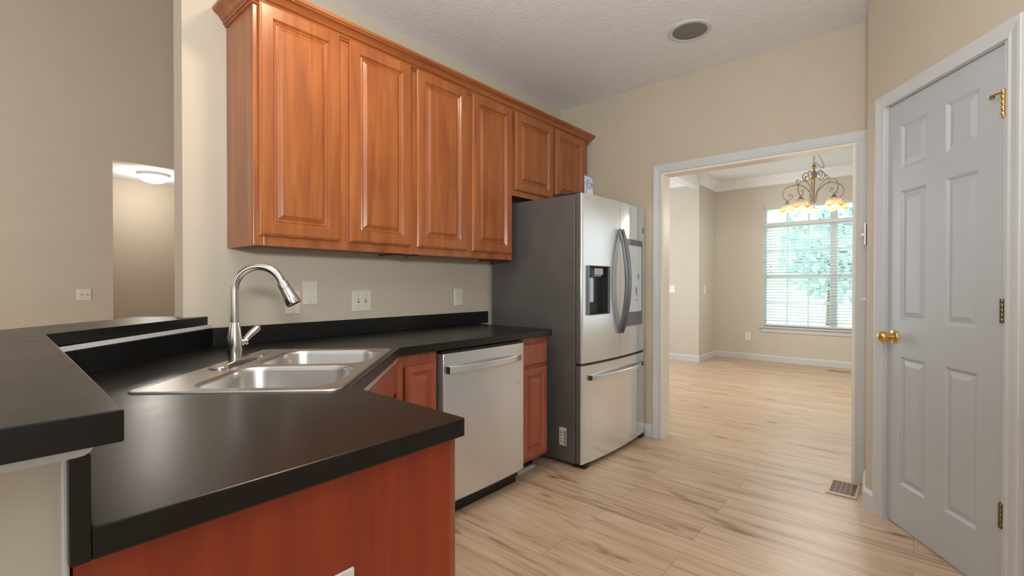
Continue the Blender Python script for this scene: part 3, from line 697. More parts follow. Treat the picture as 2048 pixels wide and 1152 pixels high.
# diagonal front between (.705,1.20) and (1.262,1.757)
pa, pb = Vector((.712, 1.225)), Vector((1.242, 1.755))
dd_ = (pb - pa).normalized(); nn = Vector((-dd_.y, dd_.x))    # towards the back corner
def dquad(o0, o1, z0, z1, e0=0, e1=0):
    bm = BM(); prism(bm, [tuple(pa + dd_ * e0 + nn * o0), tuple(pb - dd_ * e1 + nn * o0), tuple(pb - dd_ * e1 + nn * o1), tuple(pa + dd_ * e0 + nn * o1)], z0, z1); return bm
W(sb, 'cabinet_front', dquad(0, .018, ZB, CT - .0385), 'cherry_base')
W(sb, 'tilt_out_front', dquad(-.018, -.0005, .70, .825, .03, .03), 'cherry_base', bevel=.003)
W(sb, 'cabinet_door', dquad(-.018, -.0005, .13, .675, .03, .03), 'cherry_base', bevel=.003)
W(sb, 'metal_strip', dquad(-.021, -.0005, .829, .8535, .012, .010), 'steel', bevel=.003, label='thin metal strip under the counter edge')
W(sb, 'toe_kick', dquad(.06, .075, 0, ZB - .001), 'dark')
cb_ = thing('base_cabinet', 'narrow cherry base cabinet between the sink corner and the dishwasher', 'cabinet', (1.37, 1.76, 0))
YC = 1.765
W(cb_, 'cabinet_body', B((1.262, 1.28, YC + .018, 2.34, ZB, CT - .0385), (1.478, 1.496, YC + .018, 2.34, ZB, CT - .0385), (1.28, 1.478, YC + .018, 2.34, ZB, ZB + .016)), 'cherry_base')
W(cb_, 'face_frame', B((1.262, 1.30, YC, YC + .018, ZB, CT - .0385), (1.476, 1.496, YC, YC + .018, ZB, CT - .0385), (1.30, 1.476, YC, YC + .018, .79, CT - .0385), (1.30, 1.476, YC, YC + .018, ZB, ZB + .04)), 'cherry_base', bevel=.001)
put(cb_, 'cabinet_door', panel_door(.180, .665, fr=.034), 'cherry_base', 1.302, YC - .02, ZB + .025)
W(cb_, 'toe_kick', B(1.262, 1.496, YC + .07, YC + .085, 0, ZB - .001), 'dark')
c2 = thing('base_cabinet', 'narrow cherry base cabinet with a drawer between dishwasher and fridge', 'cabinet', (2.26, 1.76, 0))
xa, xb = 2.132, 2.390
W(c2, 'cabinet_body', B((xa, xa + .016, YC + .018, 2.34, ZB, CT - .0385), (xb - .016, xb, YC + .018, 2.34, ZB, CT - .0385), (xa + .016, xb - .016, YC + .018, 2.34, ZB, ZB + .016)), 'cherry_base')
W(c2, 'face_frame', B((xa, xa + .03, YC, YC + .018, ZB, CT - .0385), (xb - .03, xb, YC, YC + .018, ZB, CT - .0385), (xa + .03, xb - .03, YC, YC + .018, .80, CT - .0385), (xa + .03, xb - .03, YC, YC + .018, .655, .69), (xa + .03, xb - .03, YC, YC + .018, ZB, ZB + .04)), 'cherry_base', bevel=.001)
put(c2, 'cabinet_door', panel_door(.238, .535, fr=.042), 'cherry_base', 2.142, YC - .02, ZB + .022)
put(c2, 'drawer', flat_drawer(.238, .133), 'cherry_base', 2.142, YC - .02, .683)
W(c2, 'toe_kick', B(xa, xb - .01, YC + .10, YC + .115, 0, ZB - .001), 'dark')
W(c2, 'shoe_strip', B(xa, xb - .01, YC + .082, YC + .0995, 0, .020), 'white_trim', label='white shoe moulding strip at the floor')
# peninsula cabinet
pc = thing('peninsula_cabinet', 'cherry peninsula cabinet with a flat red veneer end panel', 'cabinet', (.4, .95, 0))
W(pc, 'end_panel', B(.080, .652, .730, .742, 0, CT - .0385), 'cherry_panel')
W(pc, 'corner_stile', B(.652, .668, .7285, .747, 0, CT - .0385), 'cherry_base', bevel=.002, label='narrow vertical edge strip')
W(pc, 'side_frame', B((.648, .666, .747, 1.20, ZB, CT - .0385), (.60, .612, .742, 1.20, 0, ZB - .001)), 'cherry_base')
W(pc, 'cabinet_body', B((.18, .648, .742, .758, ZB, .80), (.18, .648, 1.14, 1.156, ZB, .68), (.18, .648, .758, 1.14, ZB, ZB + .016)), 'cherry_base')
ow = thing('wall_outlet', 'white outlet plate on the red peninsula end panel at the bottom of the picture', 'outlet', (.395, .7298, .64))
bm = BM(); box(bm, .358, .432, .7235, .7295, .572, .688); W(ow, 'outlet_plate', bm, 'white_plastic', bevel=.002)
W(ow, 'receptacle', B((.378, .412, .722, .7235, .640, .668), (.378, .412, .722, .7235, .592, .620)), 'white_plastic', bevel=.003)
# oven-side hidden; ------------------------------------------------ dishwasher
dw = thing('dishwasher', 'stainless dishwasher with a bowed bar handle under the counter', 'dishwasher', (1.815, 1.735, 0))
YD = 1.735
bm = BM(); dx0, dx1, dz0, dz1 = 1.513, 2.128, .094, .832
n = 14
F_, Bk = [], []
for i in range(n + 1):
    x = dx0 + (dx1 - dx0) * i / n; y = YD - .010 * math.sin(PI * i / n) ** .6 if 0 < i < n else YD
    F_.append((x, y))
prism(bm, F_ + [(dx1, YD + .045), (dx0, YD + .045)], dz0, dz1)
W(dw, 'door_panel', bm, 'steel', bevel=.002, smooth=True)
W(dw, 'tub', B(1.501, 2.128, YD + .046, 2.33, .04, .845), 'black')
W(dw, 'control_strip', B(1.506, 2.128, YD + .004, YD + .044, .833, .8445), 'black')
W(dw, 'toe_kick', B(1.505, 2.128, YD + .062, YD + .08, 0, .092), 'black')
bm = BM(); hz = .752; ys = []
n = 16; prof_h = .017
A_, B2 = [], []
for i in range(n + 1):
    t = i / n; x = 1.535 + (2.10 - 1.535) * t; y = YD - .008 - .045 * math.sin(PI * t) ** .75
    A_.append((x, y)); B2.append((x, y + .014))
for z0_, z1_ in ((hz - prof_h, hz + prof_h),):
    prism(bm, A_ + list(reversed(B2)), z0_, z1_)
W(dw, 'handle', bm, 'steel', bevel=.003, smooth=True)
W(dw, 'handle_cap', B(1.529, 1.5355, YD - .024, YD - .004, hz - .017, hz + .017), 'black', bevel=.001)
bm = BM()
for a in ((2.052, 2.058, .596, .612), (2.058, 2.066, .596, .5985), (2.074, 2.080, .598, .612), (2.080, 2.090, .6095, .612), (2.080, 2.090, .598, .6005), (2.088, 2.0905, .598, .606)): box(bm, a[0], a[1], YD - .0088, YD - .004, a[2], a[3])
W(dw, 'logo', bm, 'steel', label='faint small raised maker badge')

# ------------------------------------------------------------------ fridge
FX0, FX1 = 2.522, 3.422; FY = 1.635
fg = thing('refrigerator', 'stainless french door refrigerator with dark grey side and bottom freezer', 'refrigerator', ((FX0 + FX1) / 2, FY, 0))
W(fg, 'body', B((FX0, FX1, FY, 2.355, .03, 1.742)), 'fridge_side', bevel=.004)
W(fg, 'top_hinge_cover', B((FX0 + .02, FX1 - .02, FY - .015, FY + .10, 1.7425, 1.757), (FX0 + .03, FX1 - .03, FY + .10, FY + .2, 1.7425, 1.767)), 'dark_plastic', bevel=.004)
def yfront(x):
    t = (x - (FX0 + FX1) / 2) / .45; y = 1.558 + .027 * t * t
    for xe, s in ((FX0, 1), (FX1, -1)):
        d = (x - xe) * s
        if d < .010: y += .010 * (1 - math.sqrt(max(0, 1 - (1 - d / .010) ** 2)))
    return y
def curved(x0, x1, z0, z1, yb, holes=()):
    """door with curved front, optional rectangular hole (x0,x1,z0,z1)"""
    bm = BM(); xs = set()
    n = 16
    for i in range(n + 1): xs.add(round(x0 + (x1 - x0) * i / n, 5))
    for d in (.001, .0025, .005, .0075, .01):
        for xx in (FX0 + d, FX1 - d):
            if x0 < xx < x1: xs.add(round(xx, 5))
    zs = {z0, z1}
    for h in holes: xs |= {h[0], h[1]}; zs |= {h[2], h[3]}
    xs, zs = sorted(xs), sorted(zs)
    G = {}
    for i, x in enumerate(xs):
        for j, z in enumerate(zs): G[i, j] = bm.verts.new((x, yfront(x), z))
    def inh(x, z): return any(h[0] < x < h[1] and h[2] < z < h[3] for h in holes)
    for i in range(len(xs) - 1):
        for j in range(len(zs) - 1):
            if not inh((xs[i] + xs[i + 1]) / 2, (zs[j] + zs[j + 1]) / 2): bm.faces.new((G[i, j], G[i + 1, j], G[i + 1, j + 1], G[i, j + 1]))
    nx, nz = len(xs) - 1, len(zs) - 1
    bk = {}
    for i, x in enumerate(xs):
        for j in (0, nz): bk[i, j] = bm.verts.new((x, yb, zs[j]))
    for i in range(nx):
        bm.faces.new((G[i, 0], bk[i, 0], bk[i + 1, 0], G[i + 1, 0])); bm.faces.new((G[i, nz], G[i + 1, nz], bk[i + 1, nz], bk[i, nz]))
        bm.faces.new((bk[i, 0], bk[i, nz], bk[i + 1, nz], bk[i + 1, 0]))
    for i in (0, nx):
        f = [G[i, j] for j in range(nz + 1)]; bm.faces.new(f + [bk[i, nz], bk[i, 0]])
    return bm
DZ0, DZ1 = .672, 1.745; DYB = 1.628
hx = (2.578, 2.826); hzz = (.978, 1.288)
ld = W(fg, 'left_door', curved(FX0, 2.969, DZ0, DZ1, DYB, [(hx[0], hx[1], hzz[0], hzz[1])]), 'fridge_steel', smooth=True)
W(ld, 'door_side', B(FX0 - .0008, FX0 - .0001, yfront(FX0) + .002, DYB, DZ0, DZ1), 'fridge_side', label='dark grey side edge')
# dispenser
W(ld, 'dispenser_recess', B((hx[0], hx[1], 1.618, 1.624, hzz[0], hzz[1]), (hx[0] + .0, hx[0] + .003, 1.572, 1.618, hzz[0], hzz[1]), (hx[1] - .003, hx[1], 1.572, 1.618, hzz[0], hzz[1]), (hx[0], hx[1], 1.572, 1.618, hzz[0], hzz[0] + .004), (hx[0], hx[1], 1.572, 1.618, hzz[1] - .004, hzz[1])), 'dark_plastic')
W(ld, 'dispenser_trim', B((hx[0] - .004, hx[0], 1.562, 1.575, hzz[0] - .004, hzz[1] + .004), (hx[1], hx[1] + .004, 1.556, 1.575, hzz[0] - .004, hzz[1] + .004), (hx[0], hx[1], 1.5605, 1.575, hzz[1], hzz[1] + .004), (hx[0], hx[1], 1.5605, 1.575, hzz[0] - .004, hzz[0])), 'grey_plastic')
W(ld, 'dispenser_chute', B((2.665, 2.765, 1.572, 1.617, 1.232, 1.278), (2.675, 2.755, 1.578, 1.617, 1.222, 1.232)), 'silver', bevel=.004, label='silver ice chute')
W(ld, 'dispenser_paddle', B((2.60, 2.69, 1.600, 1.6175, 1.055, 1.215)), 'card', bevel=.004, label='pale grey paddle')
rd = W(fg, 'right_door', curved(2.973, FX1, DZ0, DZ1, DYB), 'fridge_steel', smooth=True)
def curvplate(x0, x1, z0, z1, off0, off1, n=10):
    bm = BM(); A = [(x0 + (x1 - x0) * i / n, yfront(x0 + (x1 - x0) * i / n) - off1) for i in range(n + 1)]; Bq = [(x, y + off1 - off0) for x, y in A]
    return prism(bm, A + list(reversed(Bq)), z0, z1)
sp_ = W(rd, 'screen_panel', curvplate(3.065, 3.362, .872, 1.497, -.001, .003), 'grey_plastic', smooth=True, label='grey glass touch panel')
W(sp_, 'display', curvplate(3.085, 3.340, .972, 1.452, .003, .0038), 'screen', label='pale lit display')
for x, z, w_, h_ in ((3.24, 1.30, .008, .008), (3.255, 1.21, .03, .004), (3.255, 1.222, .006, .02), (3.27, 1.222, .006, .03), (3.284, 1.222, .005, .018), (3.225, 1.10, .012, .05), (3.24, 1.085, .02, .006), (3.26, 1.12, .006, .006), (3.24, 1.05, .01, .012)):
    y = yfront(x) - .0042; W(sp_, 'screen_icon', B(x, x + w_, y, y + .0004, z, z + h_), 'ink')
W(rd, 'door_sticker', curvplate(3.372, 3.392, 1.56, 1.60, -.0005, .0005, 3), 'ink')
for a_, nm in ((2.948, ld), (2.995, rd)):
    pts = []
    for k in range(21):
        t = k / 20; z = .835 + (1.552 - .835) * t; pts.append((a_, yfront(a_) - .004 - .058 * math.sin(PI * t) ** .8, z))
    bm = BM(); tube(bm, pts, .0105, 12, flat=(1.25, .75)); W(nm, 'handle', bm, 'handle_steel', smooth=True)
fz_ = W(fg, 'freezer_drawer', curved(FX0, FX1, .035, .655, DYB), 'fridge_steel', smooth=True)
W(fz_, 'drawer_side', B(FX0 - .0008, FX0 - .0001, yfront(FX0) + .002, DYB, .035, .655), 'fridge_side', label='dark grey side edge')
W(fg, 'gasket', B((FX0 + .006, FX1 - .006, 1.6285, 1.6345, .04, 1.74), (FX0 + .004, FX1 - .004, 1.60, 1.627, .6555, .6715)), 'black')
A_, B2 = [], []
for i in range(21):
    t = i / 20; x = 2.60 + (3.345 - 2.60) * t; y = yfront(x) - .006 - .040 * math.sin(PI * t) ** .6; A_.append((x, y)); B2.append((x, y + .013))
bm = BM(); prism(bm, A_ + list(reversed(B2)), .556, .586); W(fz_, 'handle', bm, 'steel', bevel=.003, smooth=True)
for xm in (2.601, 3.345): W(fz_, 'handle_mount', B(xm - .011, xm + .011, yfront(xm) - .016, yfront(xm) + .001, .558, .588), 'dark_plastic', bevel=.003)
for x in (2.575, 3.37):
    bm = BM(); lathe(bm, [(0, 0), (.018, 0), (.018, .02), (.008, .024), (.008, .032), (0, .032)], (x, 1.66, 0), seg=16); box(bm, x - .03, x + .03, 1.575, 1.655, .010, .028); W(fg, 'foot', bm, 'black', bevel=.002)
for x in (2.6, 3.34):
    bm = BM(); lathe(bm, [(0, 0), (.02, 0), (.02, .0305), (0, .0305)], (x, 2.3, 0), seg=16); W(fg, 'rear_foot', bm, 'black')
stk = W(fg, 'barcode_label', B(FX0 - .0006, FX0 - .0001, 1.700, 1.755, .130, .245), 'label', label='white barcode label on the dark side')
bm = BM(); z = .137
while z < .225: 
    h_ = random.choice((.0012, .002, .003)); box(bm, FX0 - .0009, FX0 - .0006, 1.704, 1.720, z, z + h_); z += h_ + random.choice((.0015, .0022))
for z in (.15, .168, .19, .205, .218): box(bm, FX0 - .0009, FX0 - .0006, 1.735, 1.748, z, z + .006)
W(stk, 'barcode', bm, 'ink')
# package on the fridge
pk = thing('blister_package', 'small white carded package in clear plastic standing on top of the fridge', 'package', (2.71, 1.70, 1.757))
px0, px1, pz = 2.640, 2.745, 1.7575
bm = BM(); pts = [(px0, pz), (px1, pz), (px1, pz + .095), (px1 - .02, pz + .118), (px0 + .02, pz + .126), (px0, pz + .122)]
v0 = [bm.verts.new((x, 1.64, z)) for x, z in pts]; v1 = [bm.verts.new((x, 1.6412, z)) for x, z in pts]
bm.faces.new(v0); bm.faces.new(v1)
for i in range(len(pts)): bm.faces.new((v0[i], v0[(i + 1) % 6], v1[(i + 1) % 6], v1[i]))
card = W(pk, 'card', bm, 'card')
W(card, 'printing', B((px0 + .03, px0 + .052, 1.6395, 1.6399, pz + .094, pz + .101), (px0 + .012, px0 + .06, 1.6395, 1.6399, pz + .080, pz + .084), (px0 + .02, px0 + .04, 1.6395, 1.6399, pz + .064, pz + .068)), 'ink')
bm = BM(); lathe(bm, [(0, 0), (.010, 0), (.010, .0005), (0, .0005)], (px1 - .018, 1.6397, pz + .075), (0, -1, 0), 18); box(bm, px0 + .02, px0 + .085, 1.6395, 1.6399, pz + .045, pz + .048)
W(card, 'emblem', bm, 'blue_grey')
bm = BM(); rings_rect(bm, .07, .085, [(0, 0), (.003, -.012), (.008, -.018), (.012, -.019)]); bm.transform(Matrix.Translation((px0 + .055, 1.6395, pz + .046))); W(pk, 'blister', bm, 'blister')
bm = BM(); rings_rect(bm, .122, .140, [(0, 0), (.002, -.001), (.006, -.002)]); bm.transform(Matrix.Translation((px0 + .052, 1.638, pz + .0705))); W(pk, 'plastic_sleeve', bm, 'blister')
W(pk, 'contents', B((px0 + .03, px0 + .05, 1.626, 1.639, pz + .004, pz + .04), (px0 + .058, px0 + .082, 1.624, 1.639, pz + .004, pz + .044)), 'white_plastic', bevel=.003)

# ------------------------------------------------------------------ switch plates and outlets on the cabinet wall
def plate_w(x0, x1, z0, z1, y, name, label, cat, inner, toward=-1):
    t = thing(name, label, cat, ((x0 + x1) / 2, y, (z0 + z1) / 2))
    bm = BM(); rings_rect(bm, x1 - x0, z1 - z0, [(0, 0), (0, -.0025), (.003, -.0055), (.006, -.006)], (x0 + x1) / 2, (z0 + z1) / 2); bm.transform(Matrix.Translation((0, y, 0)))
    W(t, 'cover_plate', bm, 'plate'); inner(t, (x0 + x1) / 2, (z0 + z1) / 2, y - .006); return t
def screws(t, pts, y):
    for x, z in pts:
        bm = BM(); lathe(bm, [(0, 0), (.0032, 0), (.0028, .001), (0, .0012)], (x, y, z), (0, -1, 0), 10); W(t, 'screw', bm, 'screw')
def in_gfci(t, x, z, y):
    W(t, 'receptacle', B(x - .0165, x + .0165, y - .0025, y, z - .034, z + .034), 'plate', bevel=.001)
    W(t, 'socket_slots', B((x - .007, x - .0055, y - .0028, y - .0024, z + .014, z + .021), (x + .0055, x + .007, y - .0028, y - .0024, z + .014, z + .021), (x - .007, x - .0055, y - .0028, y - .0024, z - .021, z - .014), (x + .0055, x + .007, y - .0028, y - .0024, z - .021, z - .014), (x - .002, x + .002, y - .0028, y - .0024, z - .030, z - .026), (x - .006, x + .006, y - .0030, y - .0024, z - .004, z + .004)), 'ink')
    screws(t, [(x, z + .048), (x, z - .048)], y)
def in_blank(t, x, z, y): screws(t, [(x, z - .042)], y)
def in_toggle(t, x, z, y):
    for dx in (-.023, .023):
        sl_ = W(t, 'switch_opening', B(x + dx - .005, x + dx + .005, y - .0006, y, z - .012, z + .012), 'screw')
        bm = BM(); box(bm, x + dx - .004, x + dx + .004, y - .014, y - .0006, z - .002, z + .007); W(t, 'toggle', bm, 'plate', bevel=.0015)
        screws(t, [(x + dx, z + .03), (x + dx, z - .03)], y)
def in_duplex(t, x, z, y):
    for dz in (-.0195, .0195):
        W(t, 'receptacle', B(x - .015, x + .015, y - .002, y, z + dz - .014, z + dz + .014), 'plate', bevel=.003)
        W(t, 'socket_slots', B((x - .007, x - .005, y - .0023, y - .0019, z + dz - .002, z + dz + .007), (x + .005, x + .007, y - .0023, y - .0019, z + dz - .002, z + dz + .007), (x - .002, x + .002, y - .0023, y - .0019, z + dz - .010, z + dz - .006)), 'ink')
    screws(t, [(x, z)], y)
plate_w(1.047, 1.121, 1.019, 1.137, YW, 'wall_outlet', 'cream outlet behind the faucet spray head, leftmost on the backsplash wall', 'outlet', in_gfci)
plate_w(1.136, 1.214, 1.065, 1.188, YW, 'blank_wall_plate', 'blank cream wall plate just right of the faucet outlet', 'wall plate', in_blank)
plate_w(1.414, 1.534, 1.018, 1.138, YW, 'light_switch', 'cream double toggle switch plate on the wall behind the sink', 'light switch', in_toggle)
plate_w(2.181, 2.256, 1.026, 1.142, YW, 'wall_outlet', 'cream outlet above the backsplash beside the fridge', 'outlet', in_duplex)
plate_w(.767, .882, 1.008, 1.122, 6.6, 'light_switch', 'double light switch on the far living room wall', 'light switch', in_toggle)
def plate_x(x, y, z, w_, h_, label, name, cat, toggles=(0,), duplex=False):   # plates facing -X
    t = thing(name, label, cat, (x, y, z))
    W(t, 'cover_plate', B(x - .006, x, y - w_ / 2, y + w_ / 2, z - h_ / 2, z + h_ / 2), 'white_plastic', bevel=.002)
    if duplex:
        for dz in (-.02, .02): W(t, 'receptacle', B(x - .008, x - .006, y - .015, y + .015, z + dz - .013, z + dz + .013), 'plate', bevel=.002)
    else:
        for dy in toggles: W(t, 'toggle', B(x - .015, x - .006, y + dy - .004, y + dy + .004, z - .002, z + .01), 'white_plastic', bevel=.001)
plate_x(7.23, 2.905, 1.10, .115, .114, 'white double light switch on the dining room wall left of the doorway view', 'light_switch', 'light switch', (-.023, .023))
plate_x(8.0, 1.99, .365, .072, .116, 'white outlet low on the dining room wall left of the window', 'wall_outlet', 'outlet', duplex=True)
t = thing('light_switch', 'single light switch on the narrow dining room return wall', 'light switch', (7.47, 2.48, 1.09))
W(t, 'cover_plate', B(7.435, 7.507, 2.474, 2.48, 1.03, 1.146), 'white_plastic', bevel=.002); W(t, 'toggle', B(7.467, 7.475, 2.466, 2.474, 1.086, 1.098), 'white_plastic')
# switch plate on the short return wall beside the pantry
t = thing('light_switch', 'white light switch on the short wall beside the pantry door, seen edge-on', 'light switch', (3.16, .20, 1.44))
W(t, 'cover_plate', B(3.125, 3.197, .2005, .2085, 1.383, 1.497), 'white_plastic', bevel=.002); W(t, 'toggle', B(3.157, 3.165, .2085, .224, 1.434, 1.446), 'white_plastic', bevel=.001)
bm = BM(); lathe(bm, [(0, 0), (.008, 0), (.008, .003), (.004, .005), (.004, .016), (.006, .02), (0, .022)], (3.14, .2005, 1.093), (0, 1, 0), 14)
tag(obj('wall_hook', bm, 'white_plastic'), 'tiny white hook on the short wall below the edge-on switch', 'hook')

# ------------------------------------------------------------------ floor vents
def vent(x0, x1, y0, y1, label, ang=False):
    t = thing('floor_vent', label, 'vent', ((x0 + x1) / 2, (y0 + y1) / 2, 0))
    b_ = .02; lx, ly = x1 - x0, y1 - y0
    ex, ey = (.03, .014) if lx > ly else (.014, .03)
    bm = BM()
    W(t, 'vent_frame', B((x0, x0 + ex, y0, y1, 0, .006), (x1 - ex, x1, y0, y1, 0, .006), (x0 + ex, x1 - ex, y0, y0 + ey, 0, .006), (x0 + ex, x1 - ex, y1 - ey, y1, 0, .006)), 'vent_brown', bevel=.0015)
    W(t, 'duct_shade', B(x0 + ex, x1 - ex, y0 + ey, y1 - ey, .0002, .001), 'dark')  # thin dark sheet, the shade of the opening put in as colour
    bm = BM(); ix0, ix1, iy0, iy1 = x0 + ex, x1 - ex, y0 + ey, y1 - ey
    n = 16
    if lx > ly:
        for k in range(1, n): x = ix0 + (ix1 - ix0) * k / n; box(bm, x - .0028, x + .0028, iy0, iy1, .0012, .0052)
        for k in range(1, 5): y = iy0 + (iy1 - iy0) * k / 5; box(bm, ix0, ix1, y - .002, y + .002, .0012, .0050)
    else:
        for k in range(1, n): y = iy0 + (iy1 - iy0) * k / n; box(bm, ix0, ix1, y - .0028, y + .0028, .0012, .0052)
    W(t, 'grille', bm, 'vent_slat')
vent(3.150, 3.405, .235, .378, 'tan metal floor vent by the doorway near the pantry')
vent(7.60, 7.70, .62, .92, 'brown floor vent under the dining room window')

# ------------------------------------------------------------------ ceiling speaker
sx, sy = 2.86, 1.04
t = thing('ceiling_speaker', 'round grey in-ceiling speaker with a white rim', 'speaker', (sx, sy, HC))
bm = BM(); lathe(bm, [(.098, 0), (.100, -.006), (.104, -.008), (.122, -.006), (.126, -.002), (.126, 0)], (sx, sy, HC), seg=48); W(t, 'rim', bm, 'white_trim', smooth=True)
bm = BM(); lathe(bm, [(0, -.006), (.06, -.0058), (.0985, -.0045), (.0985, -.001), (0, -.001)], (sx, sy, HC), seg=48); W(t, 'grille', bm, 'grille', smooth=True)

# ------------------------------------------------------------------ hallway flush light
hx_, hy_ = 1.52, 7.06
t = thing('flush_ceiling_light', 'lit white dome light on the hallway ceiling', 'ceiling light', (hx_, hy_, 2.517))
bm = BM(); lathe(bm, [(0, -.001), (.165, -.001), (.168, -.012), (.160, -.028), (.150, -.030), (0, -.030)], (hx_, hy_, 2.517), seg=48); W(t, 'base_ring', bm, 'white_trim', smooth=True)
bm = BM(); lathe(bm, [(.146, -.030), (.142, -.05), (.125, -.078), (.09, -.098), (.05, -.108), (0, -.111)], (hx_, hy_, 2.517), seg=48); W(t, 'dome', bm, 'dome', smooth=True)
def point(name, loc, power, col, r=.05):
    l = bpy.data.lights.new(name, 'POINT'); l.energy = power; l.color = col; l.shadow_soft_size = r
    o = bpy.data.objects.new(name, l); C.objects.link(o); o.location = loc; return o
point('hall_lamp', (hx_, hy_, 2.517 - .2), 15, (1, .96, .9), .16)

# ------------------------------------------------------------------ recessed kitchen lights (out of frame, above the counter and aisle)
def can(x, y, power, label, col=(1, .80, .56), z=HC):
    t = thing('recessed_light', label, 'ceiling light', (x, y, z), group='recessed kitchen lights')
    bm = BM(); lathe(bm, [(.065, -.001), (.068, -.006), (.088, -.004), (.090, 0), (.066, 0)], (x, y, z), seg=32); W(t, 'trim_ring', bm, 'white_trim', smooth=True)
    bm = BM(); lathe(bm, [(0, -.003), (.064, -.003), (.064, -.001), (0, -.001)], (x, y, z), seg=32); W(t, 'lens', bm, 'dome')
    l = bpy.data.lights.new('recessed_lamp', 'AREA'); l.shape = 'DISK'; l.size = .14; l.energy = power; l.color = col
    o = bpy.data.objects.new('recessed_lamp', l); C.objects.link(o); o.location = (x, y, z - .02)
can(.98, 1.50, 8, 'recessed ceiling light above the sink')

# ------------------------------------------------------------------ chandelier
cx, cyy = 5.9, .824
ch = thing('chandelier', 'five arm scrolled metal chandelier with lit frosted amber-edged glass shades', 'chandelier', (cx, cyy, 2.81))
bm = BM(); lathe(bm, [(0, 2.81), (.06, 2.81), (.058, 2.80), (.03, 2.785), (.01, 2.775), (0, 2.775)], (cx, cyy, 0), seg=24); W(ch, 'canopy', bm, 'iron', smooth=True)
bm = BM(); z = 2.772; k = 0
while z > 2.455:
    pts = []
    for i in range(12):
        a = 2 * PI * i / 12; o_ = .010 * math.cos(a); pts.append((cx + (o_ if k % 2 else 0), cyy + (0 if k % 2 else o_), z - .018 + .019 * math.sin(a)))
    tube(bm, pts, .0022, 6, closed=True); z -= .030; k += 1
# slack swag of chain beside the stem
q = []
for i in range(15):
    t_ = i / 14; q.append((cx + .01, cyy - .012 - .075 * math.sin(PI * t_) ** 1.0 * (1 if t_ < 1 else 1), 2.60 - .20 * math.sin(PI * t_ * .78) - .0 * t_ ))
for i in range(14):
    m_ = (Vector(q[i]) + Vector(q[i + 1])) / 2; d_ = (Vector(q[i + 1]) - Vector(q[i])); l_ = d_.length * .62; d_.normalize(); s_ = Vector((1, 0, 0)) if i % 2 else d_.cross(Vector((1, 0, 0))).normalized()
    tube(bm, [m_ + d_ * l_ * math.cos(2 * PI * j / 10) + s_ * .007 * math.sin(2 * PI * j / 10) for j in range(10)], .0018, 6, closed=True)
W(ch, 'chain', bm, 'iron', smooth=True)
bm = BM()
lathe(bm, [(0, 2.46), (.006, 2.458), (.006, 2.44), (.014, 2.436), (.020, 2.43), (.020, 2.427), (.010, 2.423), (.008, 2.40), (.010, 2.38), (.022, 2.372), (.030, 2.352), (.030, 2.330), (.022, 2.312), (.012, 2.300), (.010, 2.285), (.012, 2.262), (.009, 2.24), (.008, 2.02), (.012, 1.995), (.03, 1.982), (.040, 1.965), (.036, 1.950), (.018, 1.938), (.008, 1.930), (.008, 1.918), (.014, 1.908), (.015, 1.896), (.008, 1.884), (.003, 1.873), (0, 1.872)], (cx, cyy, 0), seg=24)
W(ch, 'stem', bm, 'iron', smooth=True)
for pr_ in ([(.0075, 2.426), (.021, 2.422), (.023, 2.412), (.021, 2.402), (.0075, 2.398)], [(.0095, 2.288), (.019, 2.283), (.022, 2.274), (.019, 2.265), (.0105, 2.26)]):
    bm = BM(); lathe(bm, pr_, (cx, cyy, 0), seg=20); W(ch, 'glass_bead', bm, 'amber', smooth=True, label='yellow glass bead on the stem')
dep = Vector((cx, cyy, 0)).normalized(); lat = Vector((dep.y, -dep.x, 0))
def smoothpts(P, n=6):
    out = []
    for i in range(len(P) - 1):
        p0 = P[max(i - 1, 0)]; p1 = P[i]; p2 = P[i + 1]; p3 = P[min(i + 2, len(P) - 1)]
        for j in range(n):
            t = j / n; out.append(tuple(.5 * ((2 * p1[k]) + (-p0[k] + p2[k]) * t + (2 * p0[k] - 5 * p1[k] + 4 * p2[k] - p3[k]) * t * t + (-p0[k] + 3 * p1[k] - 3 * p2[k] + p3[k]) * t ** 3) for k in (0, 1)))
    out.append(P[-1]); return out
SR = .245
arm0 = smoothpts([(.012, 1.975), (.02, 2.06), (.032, 2.14), (.07, 2.20), (.13, 2.245), (.20, 2.25), (.27, 2.225), (.295, 2.17), (.280, 2.115), (.245, 2.095), (.212, 2.105), (.200, 2.13), (.213, 2.152), (.232, 2.148), (.236, 2.133)])
scroll = smoothpts([(.012, 2.33), (.03, 2.30), (.065, 2.285), (.095, 2.30), (.105, 2.34), (.085, 2.368), (.058, 2.362), (.05, 2.34), (.066, 2.330)])
leaf_s = smoothpts([(.13, 2.245), (.155, 2.262), (.165, 2.29), (.152, 2.305), (.142, 2.294)])
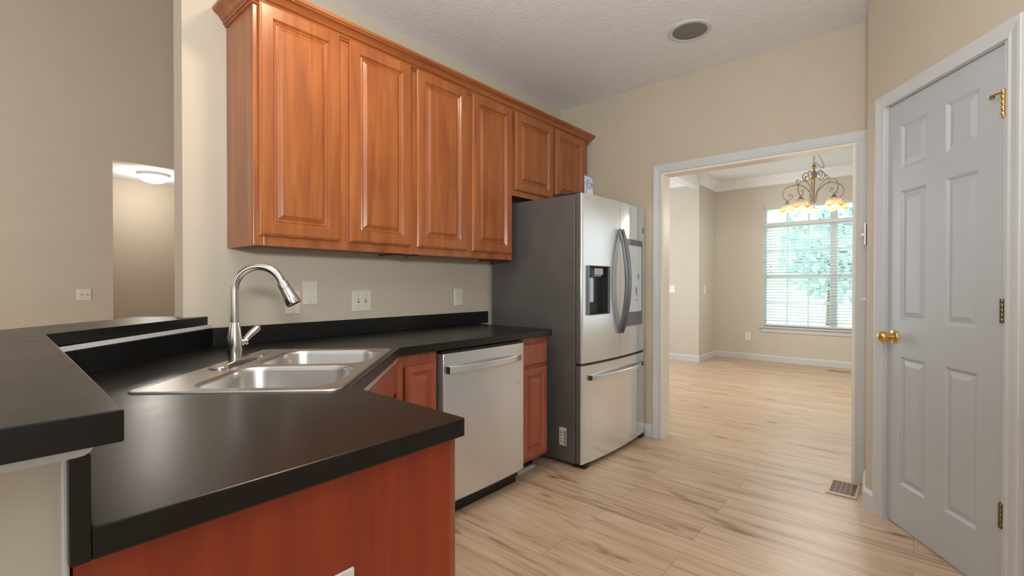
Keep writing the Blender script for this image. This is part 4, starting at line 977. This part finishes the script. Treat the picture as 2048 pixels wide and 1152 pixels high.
for ang in (190, 262, 334, 46, 118):
    a = math.radians(ang); dr = lat * math.cos(a) - dep * math.sin(a)
    f = lambda P: [Vector((cx, cyy, 0)) + dr * r + Vector((0, 0, z)) for r, z in P]
    bm = BM(); tube(bm, f(arm0), .0052, 8); ar = W(ch, 'arm', bm, 'iron', smooth=True)
    bm = BM(); tube(bm, f(scroll), .0048, 8); tube(bm, f(leaf_s), [.0045] * 10 + [.0055] * (len(leaf_s) - 10), 8); W(ar, 'scroll', bm, 'iron', smooth=True)
    c_ = Vector((cx, cyy, 0)) + dr * SR
    bm = BM(); lathe(bm, [(0, 2.094), (.006, 2.094), (.008, 2.084), (.022, 2.080), (.024, 2.074), (.018, 2.070), (.027, 2.062), (.030, 2.050), (.028, 2.046), (0, 2.046)], c_, seg=20); W(ar, 'shade_cap', bm, 'iron', smooth=True)
    # ruffled bell glass
    bm = BM(); seg = 60; prof = [(.026, 2.052), (.042, 2.046), (.058, 2.03), (.068, 2.008), (.074, 1.988), (.084, 1.972), (.096, 1.964)]
    rings = []
    for i, (r, z) in enumerate(prof):
        wv = max(0, (i - 2)) / 4
        rings.append([bm.verts.new(c_ + Vector((math.cos(b_) * (r + .006 * wv * math.cos(6 * b_)), math.sin(b_) * (r + .006 * wv * math.cos(6 * b_)), z + .011 * wv * math.sin(6 * b_)))) for b_ in (2 * PI * k / seg for k in range(seg))])
    for p_, q_ in zip(rings, rings[1:]):
        for k in range(seg): bm.faces.new((p_[k], p_[(k + 1) % seg], q_[(k + 1) % seg], q_[k]))
    sh = W(ar, 'glass_shade', bm, 'shade', smooth=True, label='frosted ruffled glass shade with amber rim')
    md = sh.modifiers.new('solid', 'SOLIDIFY'); md.thickness = .003
    bm = BM(); lathe(bm, [(0, 2.045), (.010, 2.044), (.012, 2.03), (.020, 2.012), (.022, 1.998), (.016, 1.984), (0, 1.978)], c_, seg=16); W(ar, 'bulb', bm, 'bulb', smooth=True)
    point('chandelier_lamp', c_ + Vector((0, 0, 1.93)), 10, (1, .95, .88), .03)
